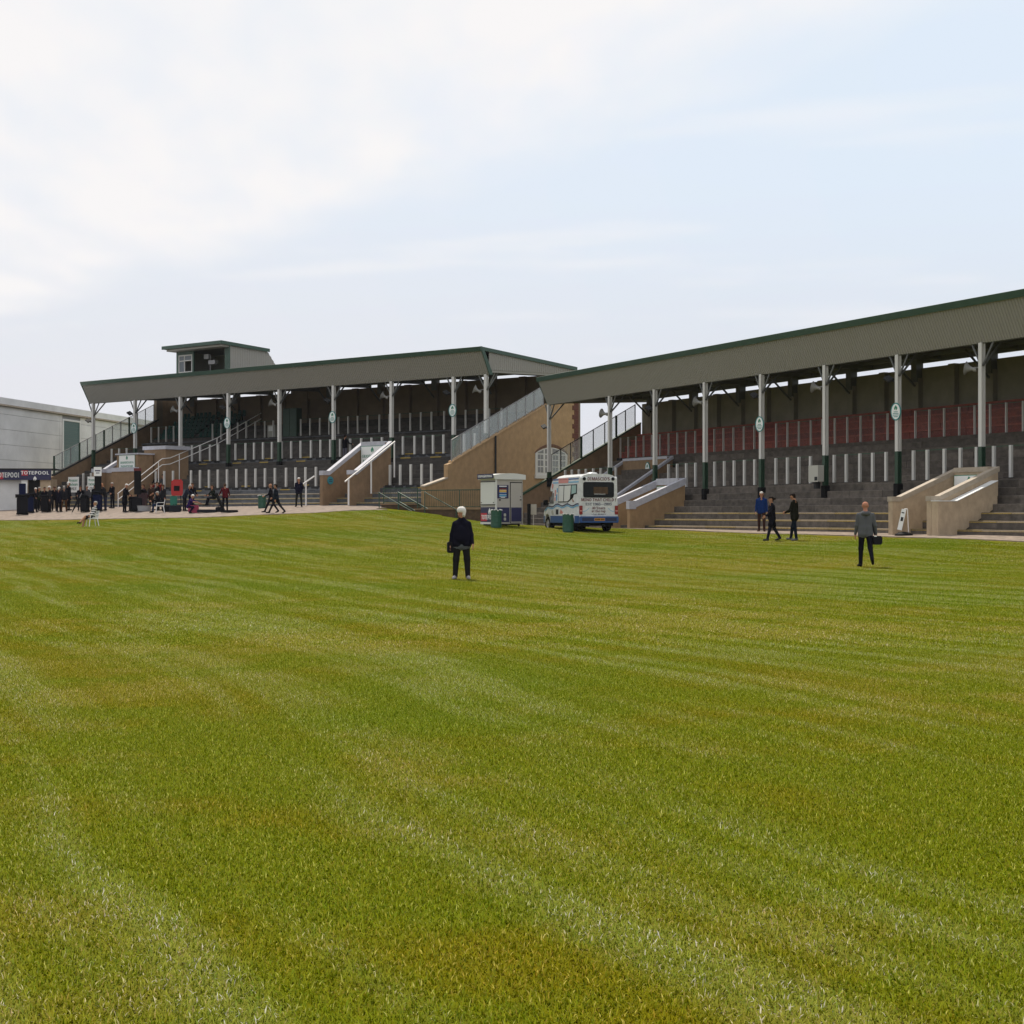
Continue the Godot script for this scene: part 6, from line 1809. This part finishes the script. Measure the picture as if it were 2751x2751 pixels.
	person("man in black leaning over the masted betting pitch", q.call(251, 1373.0), 0.8, {"h": 1.70, "top": blk, "legs": blk, "lean": 0.3, "hair_mat": "hair_dark", "sa": [0.7, 0.6], "el": [0.5, 0.6]})
	person("person in brown coat standing behind the tall dark odds board", q.call(407, 1369.5), -0.4, {"h": 1.66, "top": Color(0.05, 0.03, 0.02), "legs": blk, "hair_mat": "hair_brown", "coat": 0.5})
	person("white-haired person in dark coat beside the navy cloth-covered pitch", q.call(94, 1377.5), 0.9, {"h": 1.62, "top": dk, "legs": blk, "coat": 0.5, "hair_mat": "hair_white", "lean": 0.12, "sa": [0.5, 0.5], "el": [0.6, 0.6]})
	person("bare-headed man in black behind the black box-shaped pitch", q.call(120, 1374.0), 0.0, {"h": 1.60, "top": blk, "legs": blk, "hair_mat": "hair_brown", "sa": [0.5, 0.5], "el": [0.8, 0.8]})
	person("man in white cap and charcoal coat facing the black box-shaped pitch", q.call(134, 1377.0), -1.0, {"h": 1.70, "top": Color(0.03, 0.03, 0.032), "legs": dk, "coat": 0.6, "hair": "cap", "hair_mat": "hair_white"})
	person("stout person in navy with white hair standing with back turned", q.call(158, 1376.5), PI - 0.4, {"h": 1.62, "top": navy, "legs": blk, "coat": 0.4, "fat": 1.12, "hair_mat": "hair_white"})
	person("man in dark jacket and brown corduroy trousers with back turned", q.call(172, 1375.5), PI + 0.3, {"h": 1.68, "top": dk, "legs": Color(0.085, 0.042, 0.02), "shoe": Color(0.06, 0.03, 0.02), "fat": 1.15, "sp": [0.12, 0.10], "hair_mat": "hair_grey"})
	person("tall man in pale hat and black coat looking over the others", q.call(183, 1372.5), 2.4, {"h": 1.90, "top": blk, "legs": blk, "coat": 0.5, "hair": "cap", "hair_mat": "hair_white"})
	person("person in black leaning on the pitch beside the folded umbrella", q.call(216, 1373.0), 0.3, {"h": 1.62, "top": blk, "legs": dk, "hair_mat": "hair_brown", "lean": 0.2, "sa": [0.5, 0.6], "el": [0.6, 0.6]})
	person("grey-haired man in grey jacket behind the pitch by the umbrella", q.call(234, 1372.0), 0.1, {"h": 1.62, "top": Color(0.06, 0.062, 0.068), "legs": dk, "hair_mat": "hair_grey"})
	person("stooping bald man in dark jacket at the masted betting pitch", q.call(283, 1373.5), -1.1, {"h": 1.82, "top": Color(0.02, 0.02, 0.025), "legs": Color(0.03, 0.035, 0.06), "hair": "bald", "lean": 0.25, "hp": 0.3, "sa": [0.5, 0.5], "el": [0.7, 0.7], "skin": Color(0.5, 0.24, 0.14)})
	person("grey-haired person in black standing against the brown stair block", q.call(302, 1366.5), -0.6, {"h": 1.72, "top": blk, "legs": blk, "hair_mat": "hair_grey", "el": [0.9, 0.7], "sa": [0.2, 0.3]})
	person("person in navy jacket standing on the steps behind the enclosure board", onL(0.5, 2.48, -5.4), TL.basis.get_euler().y + 0.3, {"h": 1.74, "top": Color(0.012, 0.016, 0.035), "legs": blk, "hair_mat": "hair_dark"})
	person("spectator in black top and patterned trousers standing high on the terrace", onL(21.06, 5.06, 0.45), TL.basis.get_euler().y + PI, {"h": 1.66, "top": blk, "legs": Color(0.10, 0.10, 0.13), "sa": [0.4, 0.4], "so": [0.4, 0.4], "el": [0.9, 0.9], "hair_mat": "hair_dark", "fat": 1.1})
	for i in 2:
		person(["dark-haired person in black seated on the terrace over a red blanket", "person in grey seated on the terrace over a red blanket"][i], onL(7.35 + i * 0.75, 3.05, -3.95), TL.basis.get_euler().y, {"h": 1.60, "top": [blk, Color(0.06, 0.065, 0.07)][i], "legs": Color(0.20, 0.012, 0.014), "sit": true, "seat": 0.42, "th": [1.45, 1.45], "kn": [1.5, 1.5], "hair_mat": "hair_dark", "sa": [0.5, 0.5], "el": [0.6, 0.6]})
	# man in stripes on the lawn chair
	var sm := person("man in black and white striped jumper lounging on the white chair on the grass", gp(248, 1414.0), -0.95, {"h": 1.72, "top": Color(0.62, 0.62, 0.60), "legs": Color(0.012, 0.012, 0.016), "shorts": true, "sit": true, "seat": 0.53, "th": [1.55, 1.25], "kn": [0.75, 1.05], "lean": -0.28, "sa": [0.5, 0.35], "el": [0.4, 0.5], "hair_mat": "hair_grey", "hair_r": 0.084, "skin": Color(0.42, 0.23, 0.15)})
	stripes(sm)

# dye the jumper in bands across the body
func stripes(o: Node3D) -> void:
	var mi: MeshInstance3D = o.get_child(0)
	var arr: Array = mi.mesh.surface_get_arrays(0)
	var v: PackedVector3Array = arr[Mesh.ARRAY_VERTEX]
	var c: PackedColorArray = arr[Mesh.ARRAY_COLOR]
	for i in range(0, v.size(), 3):
		var m := (v[i] + v[i + 1] + v[i + 2]) / 3.0
		if c[i].r > 0.55 and c[i].b > 0.5 and fposmod(m.y - m.z * 0.28, 0.13) < 0.062:
			for q in 3: c[i + q] = Color(0.012, 0.014, 0.022)
	arr[Mesh.ARRAY_COLOR] = c
	var am := ArrayMesh.new()
	am.add_surface_from_arrays(Mesh.PRIMITIVE_TRIANGLES, arr)
	mi.mesh = am
